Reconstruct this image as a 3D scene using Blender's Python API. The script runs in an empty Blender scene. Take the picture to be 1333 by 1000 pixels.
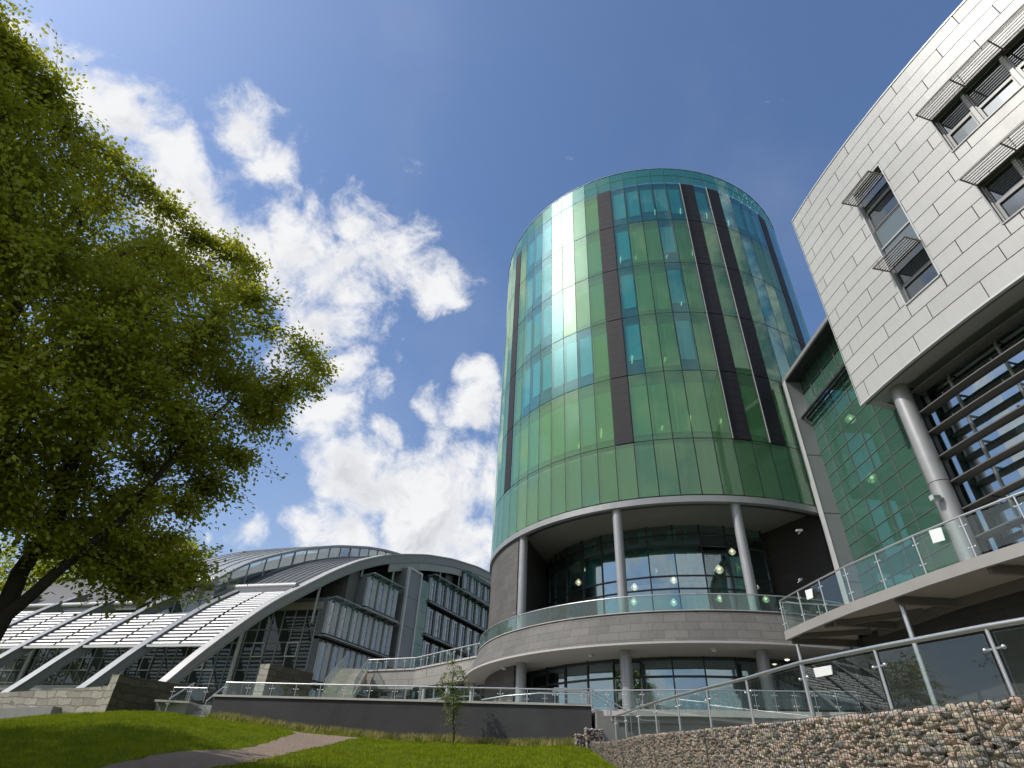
import bpy, math, random
import numpy as np
from mathutils import Vector, Matrix
random.seed(7); RNG = np.random.default_rng(7)
R_ = math.radians
PI = math.pi
sc = bpy.context.scene
C = sc.collection

# ------------------------------------------------------------------ camera
PITCH, ROLL, FPX = 0.6241, 0.0514, 753.45          # eye is the origin of the scene
cp, sp, cr, sr = math.cos(PITCH), math.sin(PITCH), math.cos(ROLL), math.sin(ROLL)
FWD = Vector((0, cp, sp)); R0 = Vector((1, 0, 0)); U0 = Vector((0, -sp, cp))
RIGHT = cr * R0 + sr * U0; UP = -sr * R0 + cr * U0
cd = bpy.data.cameras.new('camera'); cam = bpy.data.objects.new('camera', cd); C.objects.link(cam)
cd.sensor_width = 36; cd.lens = FPX / 1333 * 36; cd.clip_start = 0.1; cd.clip_end = 3000
M3 = Matrix((RIGHT, UP, -FWD)).transposed()
cam.matrix_world = M3.to_4x4()
sc.camera = cam

def ray(x, y):
    return (FWD + RIGHT * ((x - 666.5) / FPX) - UP * ((y - 500) / FPX))

# ------------------------------------------------------------------ light
SUN_AZ, SUN_EL = -104.0, 47.0
sl = bpy.data.lights.new('sun', 'SUN'); so = bpy.data.objects.new('sun', sl); C.objects.link(so)
sl.energy = 3.7; sl.angle = R_(0.53); sl.color = (1, 0.95, 0.87)
sd = Vector((math.cos(R_(SUN_EL)) * math.sin(R_(SUN_AZ)), math.cos(R_(SUN_EL)) * math.cos(R_(SUN_AZ)), math.sin(R_(SUN_EL))))
so.rotation_euler = sd.to_track_quat('Z', 'Y').to_euler()
sc.view_settings.view_transform = 'Standard'; sc.view_settings.look = 'None'
sc.view_settings.exposure = 0.15; sc.view_settings.gamma = 1
sc.render.resolution_x = 1024; sc.render.resolution_y = 768

# ------------------------------------------------------------------ node helper
class NT:
    def __init__(s, tree): s.t = tree; s.n = tree.nodes; s.l = tree.links
    def new(s, ty, **kw):
        n = s.n.new(ty)
        for k, v in kw.items():
            if k.startswith('i_'):
                key = k[2:]
                inp = n.inputs[int(key)] if key.isdigit() else n.inputs[key.replace('_', ' ')]
                if isinstance(v, bpy.types.NodeSocket): s.l.new(v, inp)
                else: inp.default_value = v
            else: setattr(n, k, v)
        return n
    def math(s, op, a, b=0.0, clamp=False):
        n = s.n.new('ShaderNodeMath'); n.operation = op; n.use_clamp = clamp
        for i, v in enumerate((a, b)):
            if isinstance(v, bpy.types.NodeSocket): s.l.new(v, n.inputs[i])
            else: n.inputs[i].default_value = v
        return n.outputs[0]
    def mixc(s, fac, a, b, mode='MIX'):
        n = s.n.new('ShaderNodeMix'); n.data_type = 'RGBA'; n.blend_type = mode
        for k, v in ((0, fac), (6, a), (7, b)):
            if isinstance(v, bpy.types.NodeSocket): s.l.new(v, n.inputs[k])
            else: n.inputs[k].default_value = v if k == 0 else (tuple(v) + (1,) if len(v) == 3 else v)
        return n.outputs[2]
    def maprange(s, v, a, b, c=0.0, d=1.0, interp='SMOOTHSTEP'):
        n = s.n.new('ShaderNodeMapRange'); n.interpolation_type = interp
        s.l.new(v, n.inputs[0])
        for i, q in enumerate((a, b, c, d)): n.inputs[i + 1].default_value = q
        return n.outputs[0]

# ------------------------------------------------------------------ world: sky with clouds
w = bpy.data.worlds.new('World'); sc.world = w; w.use_nodes = True
t = NT(w.node_tree); t.n.clear()
out = t.new('ShaderNodeOutputWorld'); bg = t.new('ShaderNodeBackground'); bg.inputs[1].default_value = 0.15
t.l.new(bg.outputs[0], out.inputs[0])
sky = t.new('ShaderNodeTexSky', sky_type='NISHITA', sun_disc=False, sun_elevation=R_(SUN_EL), sun_rotation=R_(SUN_AZ), altitude=50, air_density=1.0, dust_density=1.6, ozone_density=2.2)
SKYTINT = (0.80, 0.91, 1.04)
skyc = t.mixc(1.0, sky.outputs[0], SKYTINT, 'MULTIPLY')
tc = t.new('ShaderNodeTexCoord')
D = tc.outputs['Generated']
warp = t.new('ShaderNodeTexNoise', i_Vector=D, i_Scale=5.0, i_Detail=3.0)
wv = t.new('ShaderNodeVectorMath', operation='SUBTRACT', i_0=warp.outputs['Color']); wv.inputs[1].default_value = (.5, .5, .5)
ws = t.new('ShaderNodeVectorMath', operation='SCALE', i_0=wv.outputs[0]); ws.inputs['Scale'].default_value = 0.14
wd = t.new('ShaderNodeVectorMath', operation='ADD', i_0=D, i_1=ws.outputs[0]).outputs[0]
CLOUDS = [(0,40,60),(55,85,60),(110,135,55),(165,165,55),(225,200,62),(265,265,70),(310,165,58),(355,205,45),(330,320,72),(250,300,60),
          (395,300,60),(440,355,62),(500,345,50),(548,372,36),(410,425,62),(445,480,52),(425,535,42),(380,480,50),(470,290,34),
          (500,568,20),(575,520,26),(610,495,24),(625,545,40),(610,600,48),(645,630,60),(585,650,66),(520,640,62),(460,640,46),(440,690,52),(395,690,30),
          (540,700,60),(620,700,60),(315,708,24),(255,715,12),(515,447,9),(560,441,9),(770,150,13),(748,92,12),(495,65,13),(-60,120,90)]
acc = None
for (x, y, r) in CLOUDS:
    d = ray(x, y); L = d.length; c = d.normalized(); rr = r / FPX / L
    ds = t.new('ShaderNodeVectorMath', operation='DISTANCE', i_0=wd); ds.inputs[1].default_value = c
    v = t.math('MULTIPLY_ADD', ds.outputs['Value'], -1.0 / rr); v.node.inputs[2].default_value = 1.0
    if r < 16: v = t.math('ADD', v, -0.55)
    acc = v if acc is None else t.math('MAXIMUM', acc, v)
# broad banks outside the view: towards the sun, behind the camera, low on all sides
for (az, el, rr) in [(-104, 42, .30), (-92, 34, .22), (-135, 25, .45), (-75, 18, .25), (170, 20, .45), (120, 30, .4), (75, 15, .3), (140, 8, .6), (-100, 5, .5)]:
    c = Vector((math.cos(R_(el)) * math.sin(R_(az)), math.cos(R_(el)) * math.cos(R_(az)), math.sin(R_(el))))
    ds = t.new('ShaderNodeVectorMath', operation='DISTANCE', i_0=wd); ds.inputs[1].default_value = c
    v = t.math('MULTIPLY_ADD', ds.outputs['Value'], -1.0 / rr); v.node.inputs[2].default_value = 1.0
    acc = t.math('MAXIMUM', acc, v)
n1 = t.new('ShaderNodeTexNoise', i_Vector=wd, i_Scale=6.0, i_Detail=14.0, i_Roughness=0.66)
n2 = t.new('ShaderNodeTexNoise', i_Vector=D, i_Scale=24.0, i_Detail=8.0, i_Roughness=0.7)
dens = t.math('ADD', t.math('MAXIMUM', acc, -0.9), t.math('MULTIPLY', t.math('SUBTRACT', n1.outputs[0], 0.5), 4.6))
dens = t.math('ADD', dens, t.math('MULTIPLY', t.math('SUBTRACT', n2.outputs[0], 0.5), 0.9)); dens = t.math('ADD', dens, 0.14)
al = t.maprange(dens, -0.10, 0.90)
# thin high veil
n3 = t.new('ShaderNodeTexNoise', i_Vector=D, i_Scale=2.2, i_Detail=6.0, i_Roughness=0.55)
veil = t.maprange(n3.outputs[0], 0.50, 0.85, 0.0, 0.10)
al = t.math('MAXIMUM', al, veil)
thick = t.maprange(dens, 0.9, 2.6)
n4 = t.new('ShaderNodeTexNoise', i_Vector=wd, i_Scale=5.0, i_Detail=8.0)
shade = t.math('MULTIPLY', thick, t.maprange(n4.outputs[0], 0.30, 0.75))
# relief: compare the density a little way towards the sun
off = t.new('ShaderNodeVectorMath', operation='ADD', i_0=wd); off.inputs[1].default_value = tuple(sd * 0.045)
n1b = t.new('ShaderNodeTexNoise', i_Vector=off.outputs[0], i_Scale=6.0, i_Detail=9.0, i_Roughness=0.62)
rel = t.maprange(t.math('SUBTRACT', n1.outputs[0], n1b.outputs[0]), 0.07, -0.13, 0.0, 1.0)
shade = t.math('MULTIPLY', t.maprange(dens, 0.25, 1.5), t.math('ADD', t.math('MULTIPLY', rel, 0.75), t.math('MULTIPLY', shade, 0.45)), clamp=True)
cloudc = t.mixc(shade, (5.5, 5.52, 5.62), (3.1, 3.25, 3.6))
# brightness around the sun: thin cloud scatters forward
sdn = t.new('ShaderNodeVectorMath', operation='DISTANCE', i_0=D); sdn.inputs[1].default_value = tuple(sd)
glow = t.maprange(sdn.outputs['Value'], 0.36, 0.02, 0.0, 1.0)
glow = t.math('MULTIPLY', glow, glow)
sxyz = t.new('ShaderNodeSeparateXYZ', i_0=D)
hz = t.maprange(sxyz.outputs[2], 0.62, 0.05, 0.0, 0.50)
skyc = t.mixc(hz, skyc, (2.9, 3.35, 4.1))
fin0 = t.mixc(al, skyc, cloudc)
gs_ = t.new('ShaderNodeVectorMath', operation='SCALE'); gs_.inputs[0].default_value = (60, 59, 56); t.l.new(glow, gs_.inputs['Scale'])
fin = t.new('ShaderNodeVectorMath', operation='ADD', i_0=fin0, i_1=gs_.outputs[0]).outputs[0]
t.l.new(fin, bg.inputs[0])

# ------------------------------------------------------------------ materials
MATS = {}
def pmat(name, col, rough=0.6, metal=0.0, spec=0.5, noise=None, bump=None, coat=0.0, emit=None):
    """noise=(scale, amount[, detail]) varies the colour; bump=(scale, strength, distance)"""
    if name in MATS: return MATS[name]
    m = bpy.data.materials.new(name); m.use_nodes = True; t = NT(m.node_tree)
    b = t.n['Principled BSDF']
    b.inputs['Base Color'].default_value = tuple(col) + (1,); b.inputs['Roughness'].default_value = rough
    b.inputs['Metallic'].default_value = metal; b.inputs['Specular IOR Level'].default_value = spec
    b.inputs['Coat Weight'].default_value = coat; b.inputs['Coat Roughness'].default_value = 0.05
    geo = t.new('ShaderNodeNewGeometry'); P = geo.outputs['Position']
    if noise:
        a = noise[1]
        n = t.new('ShaderNodeTexNoise', i_Vector=P, i_Scale=noise[0], i_Detail=noise[2] if len(noise) > 2 else 5.0, i_Roughness=0.6)
        n2 = t.new('ShaderNodeTexNoise', i_Vector=P, i_Scale=noise[0] * 0.17, i_Detail=3.0)
        f = t.math('ADD', t.math('MULTIPLY', t.math('SUBTRACT', n.outputs[0], .5), 2 * a), t.math('MULTIPLY', t.math('SUBTRACT', n2.outputs[0], .5), 1.6 * a))
        f = t.math('ADD', f, 1.0)
        sc_ = t.new('ShaderNodeVectorMath', operation='SCALE'); sc_.inputs[0].default_value = col; t.l.new(f, sc_.inputs['Scale'])
        t.l.new(sc_.outputs[0], b.inputs['Base Color'])
        rg = t.math('ADD', t.math('MULTIPLY', t.math('SUBTRACT', n.outputs[0], .5), .3), rough, clamp=True); t.l.new(rg, b.inputs['Roughness'])
    if name.startswith('white_cladding'):
        mp = t.new('ShaderNodeVectorMath', operation='MULTIPLY', i_0=P, i_1=(5.0, 5.0, .35)); ns = t.new('ShaderNodeTexNoise', i_Vector=mp.outputs[0], i_Scale=1.0, i_Detail=6.0)
        stv = t.new('ShaderNodeVectorMath', operation='SCALE', i_0=sc_.outputs[0]); t.l.new(t.maprange(ns.outputs[0], .30, .60, .975, 1.01), stv.inputs['Scale']); t.l.new(stv.outputs[0], b.inputs['Base Color'])
    if bump:
        n = t.new('ShaderNodeTexNoise', i_Vector=P, i_Scale=bump[0], i_Detail=5.0)
        bp = t.new('ShaderNodeBump', i_Height=n.outputs[0]); bp.inputs['Strength'].default_value = bump[1]; bp.inputs['Distance'].default_value = bump[2]
        t.l.new(bp.outputs[0], b.inputs['Normal'])
    if emit:
        b.inputs['Emission Color'].default_value = tuple(emit[0]) + (1,); b.inputs['Emission Strength'].default_value = emit[1]
    MATS[name] = m; return m

def glassmat(name, tint, refl=(1, 1, 1), base=0.05, power=1.0, wav=0.0, rough=0.0, dirt=0.0, dcol=(.55, .6, .58)):
    """thin pane: tinted transparency mixed with a mirror by Fresnel"""
    m = bpy.data.materials.new(name); m.use_nodes = True; t = NT(m.node_tree)
    t.n.clear(); o = t.new('ShaderNodeOutputMaterial')
    tr = t.new('ShaderNodeBsdfTransparent'); tr.inputs[0].default_value = tuple(tint) + (1,)
    gl = t.new('ShaderNodeBsdfGlossy'); gl.inputs['Color'].default_value = tuple(refl) + (1,); gl.inputs['Roughness'].default_value = rough
    lw = t.new('ShaderNodeLayerWeight'); lw.inputs['Blend'].default_value = 0.5
    geo = t.new('ShaderNodeNewGeometry')
    if wav:
        n = t.new('ShaderNodeTexNoise', i_Vector=geo.outputs['Position'], i_Scale=0.55, i_Detail=1.0)
        bp = t.new('ShaderNodeBump', i_Height=n.outputs[0]); bp.inputs['Strength'].default_value = 1.0; bp.inputs['Distance'].default_value = wav
        t.l.new(bp.outputs[0], gl.inputs['Normal'])
    f = t.math('POWER', lw.outputs['Facing'], 3.2)
    f = t.math('MULTIPLY', f, 0.9 * power); f = t.math('ADD', f, base, clamp=True)
    mx = t.new('ShaderNodeMixShader'); t.l.new(f, mx.inputs[0]); t.l.new(tr.outputs[0], mx.inputs[1]); t.l.new(gl.outputs[0], mx.inputs[2])
    last = mx.outputs[0]
    if dirt:
        df = t.new('ShaderNodeBsdfDiffuse'); df.inputs[0].default_value = tuple(dcol) + (1,)
        m2 = t.new('ShaderNodeMixShader'); m2.inputs[0].default_value = dirt; t.l.new(last, m2.inputs[1]); t.l.new(df.outputs[0], m2.inputs[2]); last = m2.outputs[0]
    t.l.new(last, o.inputs[0]); MATS[name] = m; return m

def darkglass(name, col, wav=0.02, base=0.10, refl=(.9, .95, 1)):
    """glass seen against a dim room: dark body, mirror on top"""
    m = bpy.data.materials.new(name); m.use_nodes = True; t = NT(m.node_tree)
    t.n.clear(); o = t.new('ShaderNodeOutputMaterial')
    df = t.new('ShaderNodeBsdfDiffuse')
    geo = t.new('ShaderNodeNewGeometry')
    oi = t.new('ShaderNodeObjectInfo')
    s_ = t.new('ShaderNodeVectorMath', operation='SCALE'); s_.inputs[0].default_value = col
    n0 = t.new('ShaderNodeTexNoise', i_Vector=geo.outputs['Position'], i_Scale=1.3, i_Detail=2.0)
    k = t.math('ADD', t.math('MULTIPLY', oi.outputs['Random'], 0.7), t.math('MULTIPLY', n0.outputs[0], 1.2)); t.l.new(k, s_.inputs['Scale'])
    t.l.new(s_.outputs[0], df.inputs[0])
    gl = t.new('ShaderNodeBsdfGlossy'); gl.inputs['Color'].default_value = tuple(refl) + (1,); gl.inputs['Roughness'].default_value = 0.015
    if wav:
        n = t.new('ShaderNodeTexNoise', i_Vector=geo.outputs['Position'], i_Scale=0.9, i_Detail=1.0)
        bp = t.new('ShaderNodeBump', i_Height=n.outputs[0]); bp.inputs['Strength'].default_value = 1.0; bp.inputs['Distance'].default_value = wav
        t.l.new(bp.outputs[0], gl.inputs['Normal'])
    lw = t.new('ShaderNodeLayerWeight'); lw.inputs['Blend'].default_value = 0.5
    f = t.math('ADD', t.math('MULTIPLY', t.math('POWER', lw.outputs['Facing'], 3.2), 0.85), base, clamp=True)
    mx = t.new('ShaderNodeMixShader'); t.l.new(f, mx.inputs[0]); t.l.new(df.outputs[0], mx.inputs[1]); t.l.new(gl.outputs[0], mx.inputs[2])
    t.l.new(mx.outputs[0], o.inputs[0]); MATS[name] = m; return m

def stonemat(name, c1, c2, bw, bh, mortar, vertical='cyl', ctr=(0, 0), rad=1.0, udir=(1, 0), bump=0.4, jcol=None):
    """coursed ashlar: brick texture over (arc length or wall length, height)"""
    m = bpy.data.materials.new(name); m.use_nodes = True; t = NT(m.node_tree); b = t.n['Principled BSDF']
    geo = t.new('ShaderNodeNewGeometry'); sx = t.new('ShaderNodeSeparateXYZ', i_0=geo.outputs['Position'])
    if vertical == 'cyl':
        a = t.math('ARCTAN2', t.math('SUBTRACT', sx.outputs[0], ctr[0]), t.math('SUBTRACT', ctr[1], sx.outputs[1]))
        u = t.math('MULTIPLY', a, rad)
    else:
        u = t.math('ADD', t.math('MULTIPLY', sx.outputs[0], udir[0]), t.math('MULTIPLY', sx.outputs[1], udir[1]))
    if name.startswith('rough'):
        wn_ = t.new('ShaderNodeTexNoise', i_Vector=geo.outputs['Position'], i_Scale=1.7, i_Detail=2.0)
        zz = t.math('ADD', sx.outputs[2], t.math('MULTIPLY', t.math('SUBTRACT', wn_.outputs[0], .5), .22)); u = t.math('ADD', u, t.math('MULTIPLY', wn_.outputs[0], .9))
    else: zz = sx.outputs[2]
    cb = t.new('ShaderNodeCombineXYZ', i_0=u, i_1=zz)
    br = t.new('ShaderNodeTexBrick', i_Vector=cb.outputs[0], i_Scale=1.0)
    br.inputs['Brick Width'].default_value = bw; br.inputs['Row Height'].default_value = bh; br.inputs['Mortar Size'].default_value = mortar
    br.inputs['Mortar Smooth'].default_value = 0.2; br.inputs['Bias'].default_value = 0.0
    br.inputs['Color1'].default_value = tuple(c1) + (1,); br.inputs['Color2'].default_value = tuple(c2) + (1,)
    j = jcol or tuple(v * .45 for v in c1); br.inputs['Mortar'].default_value = tuple(j) + (1,)
    n = t.new('ShaderNodeTexNoise', i_Vector=geo.outputs['Position'], i_Scale=7.0, i_Detail=8.0, i_Roughness=.65)
    n2 = t.new('ShaderNodeTexNoise', i_Vector=geo.outputs['Position'], i_Scale=0.6, i_Detail=4.0)
    f = t.math('ADD', t.math('ADD', t.math('MULTIPLY', n.outputs[0], .55), t.math('MULTIPLY', n2.outputs[0], .7)), .38)
    s_ = t.new('ShaderNodeVectorMath', operation='SCALE', i_0=br.outputs['Color']); t.l.new(f, s_.inputs['Scale'])
    t.l.new(s_.outputs[0], b.inputs['Base Color']); b.inputs['Roughness'].default_value = .8
    h = t.math('ADD', t.math('MULTIPLY', br.outputs['Fac'], -1.0), t.math('MULTIPLY', n.outputs[0], .6))
    bp = t.new('ShaderNodeBump', i_Height=h); bp.inputs['Strength'].default_value = bump; bp.inputs['Distance'].default_value = .02
    t.l.new(bp.outputs[0], b.inputs['Normal']); MATS[name] = m; return m

TC = (11.192, 37.727)                                   # axis of the round tower
M_steel = pmat('brushed_steel', (.50, .50, .51), .36, .85)
M_alu = pmat('painted_aluminium', (.27, .275, .28), .45, .15, noise=(3, .08))
M_alu_lt = pmat('light_aluminium', (.42, .42, .425), .4, .1, noise=(3, .08))
M_colgrey = pmat('grey_paint', (.25, .25, .255), .4, .25, noise=(2.5, .07))
M_dark = pmat('dark_metal', (.035, .037, .04), .45, .3)
M_joint = pmat('black_gasket', (.012, .013, .014), .6)
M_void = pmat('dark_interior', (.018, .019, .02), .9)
M_slate = pmat('dark_slate', (.017, .017, .021), .6, 0, .25, noise=(9, .3), bump=(14, .4, .01))
M_soffit = pmat('soffit_panel', (.33, .31, .28), .75, noise=(1.6, .12))
M_soffit_w = pmat('pale_soffit', (.40, .385, .35), .75, noise=(1.6, .08))
M_conc = pmat('concrete', (.20, .195, .185), .85, noise=(3, .18), bump=(18, .4, .01))
M_conc_lt = pmat('pale_coping', (.38, .36, .35), .7, noise=(4, .12))
M_render = pmat('dark_render', (.036, .036, .039), .85, noise=(1.1, .75, 12.0), bump=(25, .7, .02))
M_white = pmat('white_cladding', (.35, .344, .338), .42, 0.0, .4, noise=(.9, .025))
M_edge = pmat('brown_edge', (.16, .13, .12), .5)
M_paper = pmat('paper', (.62, .64, .635), .8)
M_blind = pmat('pale_blind', (.62, .66, .62), .8, noise=(.7, .10))
M_blind_b = pmat('blue_blind', (.50, .60, .66), .8, noise=(.7, .12))
M_inner = pmat('inner_wall', (.16, .17, .16), .9, noise=(.5, .3))
M_lamp = pmat('warm_lamp', (.9, .85, .7), .5, emit=((1, .80, .5), 4.0))
M_lampmetal = pmat('lamp_leaf', (.7, .62, .45), .35, .4, emit=((1, .80, .55), .9))
M_tube = pmat('light_tube', (.9, .9, .7), .5, emit=((1, .95, .62), 1.3))
M_roofm = pmat('roof_metal', (.11, .112, .118), .45, .35, noise=(1.2, .12))
M_roofl = pmat('pale_roof_metal', (.27, .285, .30), .4, .3, noise=(1.2, .12))
M_louvre = pmat('white_louvre', (.56, .55, .555), .5, noise=(2, .05))
M_bark = pmat('bark', (.018, .014, .011), .9, noise=(6, .4, 8.0), bump=(9, 1.0, .06))
M_step = pmat('pale_stone_step', (.42, .40, .33), .85, noise=(5, .25))
M_wire = pmat('galvanised_wire', (.22, .22, .22), .5, .7)
M_tile = pmat('floor_tile', (.22, .21, .20), .7, noise=(3, .12))

G_green = glassmat('green_glass', (.56, .78, .58), (.86, 1.0, .90), .09, 1.0, .004, 0.0, .24, (.15, .29, .165))
G_green2 = glassmat('green_glass_deep', (.54, .73, .56), (.86, 1.0, .90), .09, 1.0, .004, 0.0, .28, (.15, .26, .165))
G_teal = glassmat('teal_glass', (.48, .80, .79), (.84, 1.0, 1.0), .06, .95, .004, 0.0, .10, (.10, .32, .34))
G_clear = glassmat('clear_glass', (.78, .90, .87), (1, 1, 1), .06, .9, 0.0, 0.0, .02)
G_rail = glassmat('balustrade_glass', (.72, .88, .84), (1, 1, 1), .05, .8, 0.0, 0.0, .03)
G_lobby = glassmat('lobby_glass', (.70, .84, .86), (.80, .93, 1.0), .22, 1.0, .003)
G_link = glassmat('link_glass', (.42, .66, .58), (.80, .95, .92), .08, .8, .004, 0.0, .30, (.10, .21, .165))
G_parapet = glassmat('parapet_glass', (.34, .70, .56), (.85, 1.0, .92), .06, .9, .004, 0.0, .10, (.12, .36, .26))
G_dark = darkglass('dark_window', (.018, .022, .024), .003)
G_darkg = darkglass('dark_green_window', (.035, .06, .055), .003)
G_darkl = darkglass('dark_hall_window', (.045, .058, .056), .003, .045)
G_rail2 = glassmat('railing_glass', (.88, .94, .92), (1, 1, 1), .035, .55, 0.0, 0.0, .008)

S_band = stonemat('grey_granite_band', (.118, .111, .104), (.088, .084, .079), .95, .36, .012, 'cyl', TC, 12.6, bump=.25)
S_wall = stonemat('dark_granite', (.088, .083, .079), (.07, .066, .063), 1.1, .40, .010, 'cyl', TC, 12.0, bump=.2)
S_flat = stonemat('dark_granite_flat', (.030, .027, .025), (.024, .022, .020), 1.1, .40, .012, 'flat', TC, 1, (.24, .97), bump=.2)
S_walk = stonemat('pale_granite', (.24, .23, .215), (.21, .20, .185), 1.2, .45, .012, 'flat', TC, 1, (.9, .43), bump=.2)
S_rubU = stonemat('rough_stone_shaded', (.085, .075, .05), (.05, .045, .03), .62, .27, .02, 'flat', TC, 1, (.438, .899), bump=.9)  # shade on the long faces is put into this darker copy of the stone
S_rubA = stonemat('rough_stone_lit', (.34, .31, .26), (.22, .20, .165), .62, .27, .02, 'flat', TC, 1, (-.961, .276), bump=.9)  # sunlit copy of the same stone, for the front and end faces

M_wframe = pmat('window_frame_grey', (.12, .122, .126), .45, .15)
M_gridd = pmat('dark_mullion', (.11, .115, .115), .5, .2)
# ------------------------------------------------------------------ mesh builder
class MB:
    def __init__(s): s.v = []; s.f = []; s.m = []; s.mi = 0; s.smooth = False; s.sm = []
    def add(s, vs, fs, sm=False):
        k = len(s.v); s.v += [tuple(p) for p in vs]
        for f in fs: s.f.append(tuple(i + k for i in f)); s.m.append(s.mi); s.sm.append(sm)
        return s
    def quad(s, a, b, c, d): return s.add([a, b, c, d], [(0, 1, 2, 3)])
    def hexa(s, p):   # 8 points: bottom 4 (ccw), top 4
        return s.add(p, [(3, 2, 1, 0), (4, 5, 6, 7), (0, 1, 5, 4), (1, 2, 6, 5), (2, 3, 7, 6), (3, 0, 4, 7)])
    def box(s, x0, x1, y0, y1, z0, z1):
        return s.hexa([(x0, y0, z0), (x1, y0, z0), (x1, y1, z0), (x0, y1, z0), (x0, y0, z1), (x1, y0, z1), (x1, y1, z1), (x0, y1, z1)])
    def obox(s, o, a, b, c):          # origin corner + three edge vectors
        o, a, b, c = map(Vector, (o, a, b, c))
        return s.hexa([o, o + a, o + a + b, o + b, o + c, o + a + c, o + a + b + c, o + b + c])
    def bar(s, p, q, wd, ht, up=(0, 0, 1)):
        p, q = Vector(p), Vector(q); d = (q - p); 
        if d.length < 1e-6: return s
        dn = d.normalized(); sd_ = dn.cross(Vector(up))
        if sd_.length < 1e-4: sd_ = dn.cross(Vector((1, 0, 0)))
        sd_.normalize(); u = sd_.cross(dn).normalized()
        a = sd_ * wd / 2; b = u * ht / 2
        return s.hexa([p - a - b, p + a - b, q + a - b, q - a - b, p - a + b, p + a + b, q + a + b, q - a + b])
    def tube(s, pts, r, n=10, cap=True, r_end=None):
        pts = [Vector(p) for p in pts]; m = len(pts)
        rs = [r] * m if not isinstance(r, (list, tuple)) else list(r)
        if r_end is not None: rs = [r + (r_end - r) * i / (m - 1) for i in range(m)]
        vs = []; prev = None
        for i, p in enumerate(pts):
            d = (pts[min(i + 1, m - 1)] - pts[max(i - 1, 0)])
            if d.length < 1e-9: d = Vector((0, 0, 1))
            d.normalize()
            if prev is None:
                a = d.cross(Vector((0, 0, 1)))
                if a.length < 1e-3: a = d.cross(Vector((1, 0, 0)))
            else: a = prev - d * prev.dot(d)
            a.normalize(); prev = a; b = d.cross(a)
            for k in range(n):
                th = 2 * PI * k / n; vs.append(p + (a * math.cos(th) + b * math.sin(th)) * rs[i])
        fs = []
        for i in range(m - 1):
            for k in range(n):
                k2 = (k + 1) % n; fs.append((i * n + k, i * n + k2, (i + 1) * n + k2, (i + 1) * n + k))
        s.add(vs, fs, True)
        if cap: s.add([vs[k] for k in range(n)], [tuple(range(n))[::-1]]); s.add([vs[(m - 1) * n + k] for k in range(n)], [tuple(range(n))])
        return s
    def prism(s, poly, z0, z1):
        n = len(poly); vs = [(x, y, z0) for x, y in poly] + [(x, y, z1) for x, y in poly]
        fs = [tuple(range(n))[::-1], tuple(range(n, 2 * n))] + [(i, (i + 1) % n, n + (i + 1) % n, n + i) for i in range(n)]
        return s.add(vs, fs)
    def sphere(s, c, r, n=8, sq=(1, 1, 1)):
        vs = [(c[0], c[1], c[2] + r * sq[2])]; m = n // 2
        for i in range(1, m):
            for k in range(n):
                a = PI * i / m; b = 2 * PI * k / n
                vs.append((c[0] + r * sq[0] * math.sin(a) * math.cos(b), c[1] + r * sq[1] * math.sin(a) * math.sin(b), c[2] + r * sq[2] * math.cos(a)))
        vs.append((c[0], c[1], c[2] - r * sq[2])); fs = []
        for k in range(n): fs.append((0, 1 + k, 1 + (k + 1) % n))
        for i in range(m - 2):
            for k in range(n): a = 1 + i * n; fs.append((a + k, a + n + k, a + n + (k + 1) % n, a + (k + 1) % n))
        a = 1 + (m - 2) * n; e = len(vs) - 1
        for k in range(n): fs.append((a + k, e, a + (k + 1) % n))
        return s.add(vs, fs, True)
    def mesh(s, name, mats, off=(0, 0, 0)):
        me = bpy.data.meshes.new(name)
        ox, oy, oz = off
        me.from_pydata([(x - ox, y - oy, z - oz) for x, y, z in s.v], [], s.f)
        for m in (mats if isinstance(mats, (list, tuple)) else [mats]): me.materials.append(m)
        if any(s.m): me.polygons.foreach_set('material_index', s.m)
        if any(s.sm): me.polygons.foreach_set('use_smooth', s.sm)
        me.update(); return me
    def build(s, name, mats, root=None, off=None):
        """world coordinates in; the object's origin is the root's"""
        o_ = tuple(root['_w']) if root is not None else (off or (0, 0, 0))
        ob = bpy.data.objects.new(name, s.mesh(name, mats, o_)); C.objects.link(ob)
        if root is not None:
            if root.get('_part'): ob.parent = root
            else: ob.parent = root
            ob['_w'] = o_
        else: ob.location = o_; ob['_w'] = o_
        return ob

def tag(o, label=None, cat=None, group=None, kind=None):
    if label: o['label'] = label
    if cat: o['category'] = cat
    if group: o['group'] = group
    if kind: o['kind'] = kind
    return o
def thing(name, label, cat, loc=(0, 0, 0), group=None):
    o = bpy.data.objects.new(name, None); C.objects.link(o); o.location = loc; o['_w'] = tuple(loc); o.empty_display_size = .2
    return tag(o, label, cat, group)
def inst(name, me, root, mat=None):
    o = bpy.data.objects.new(name, me); C.objects.link(o); o.parent = root
    if mat is not None: o.matrix_local = mat
    return o

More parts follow.
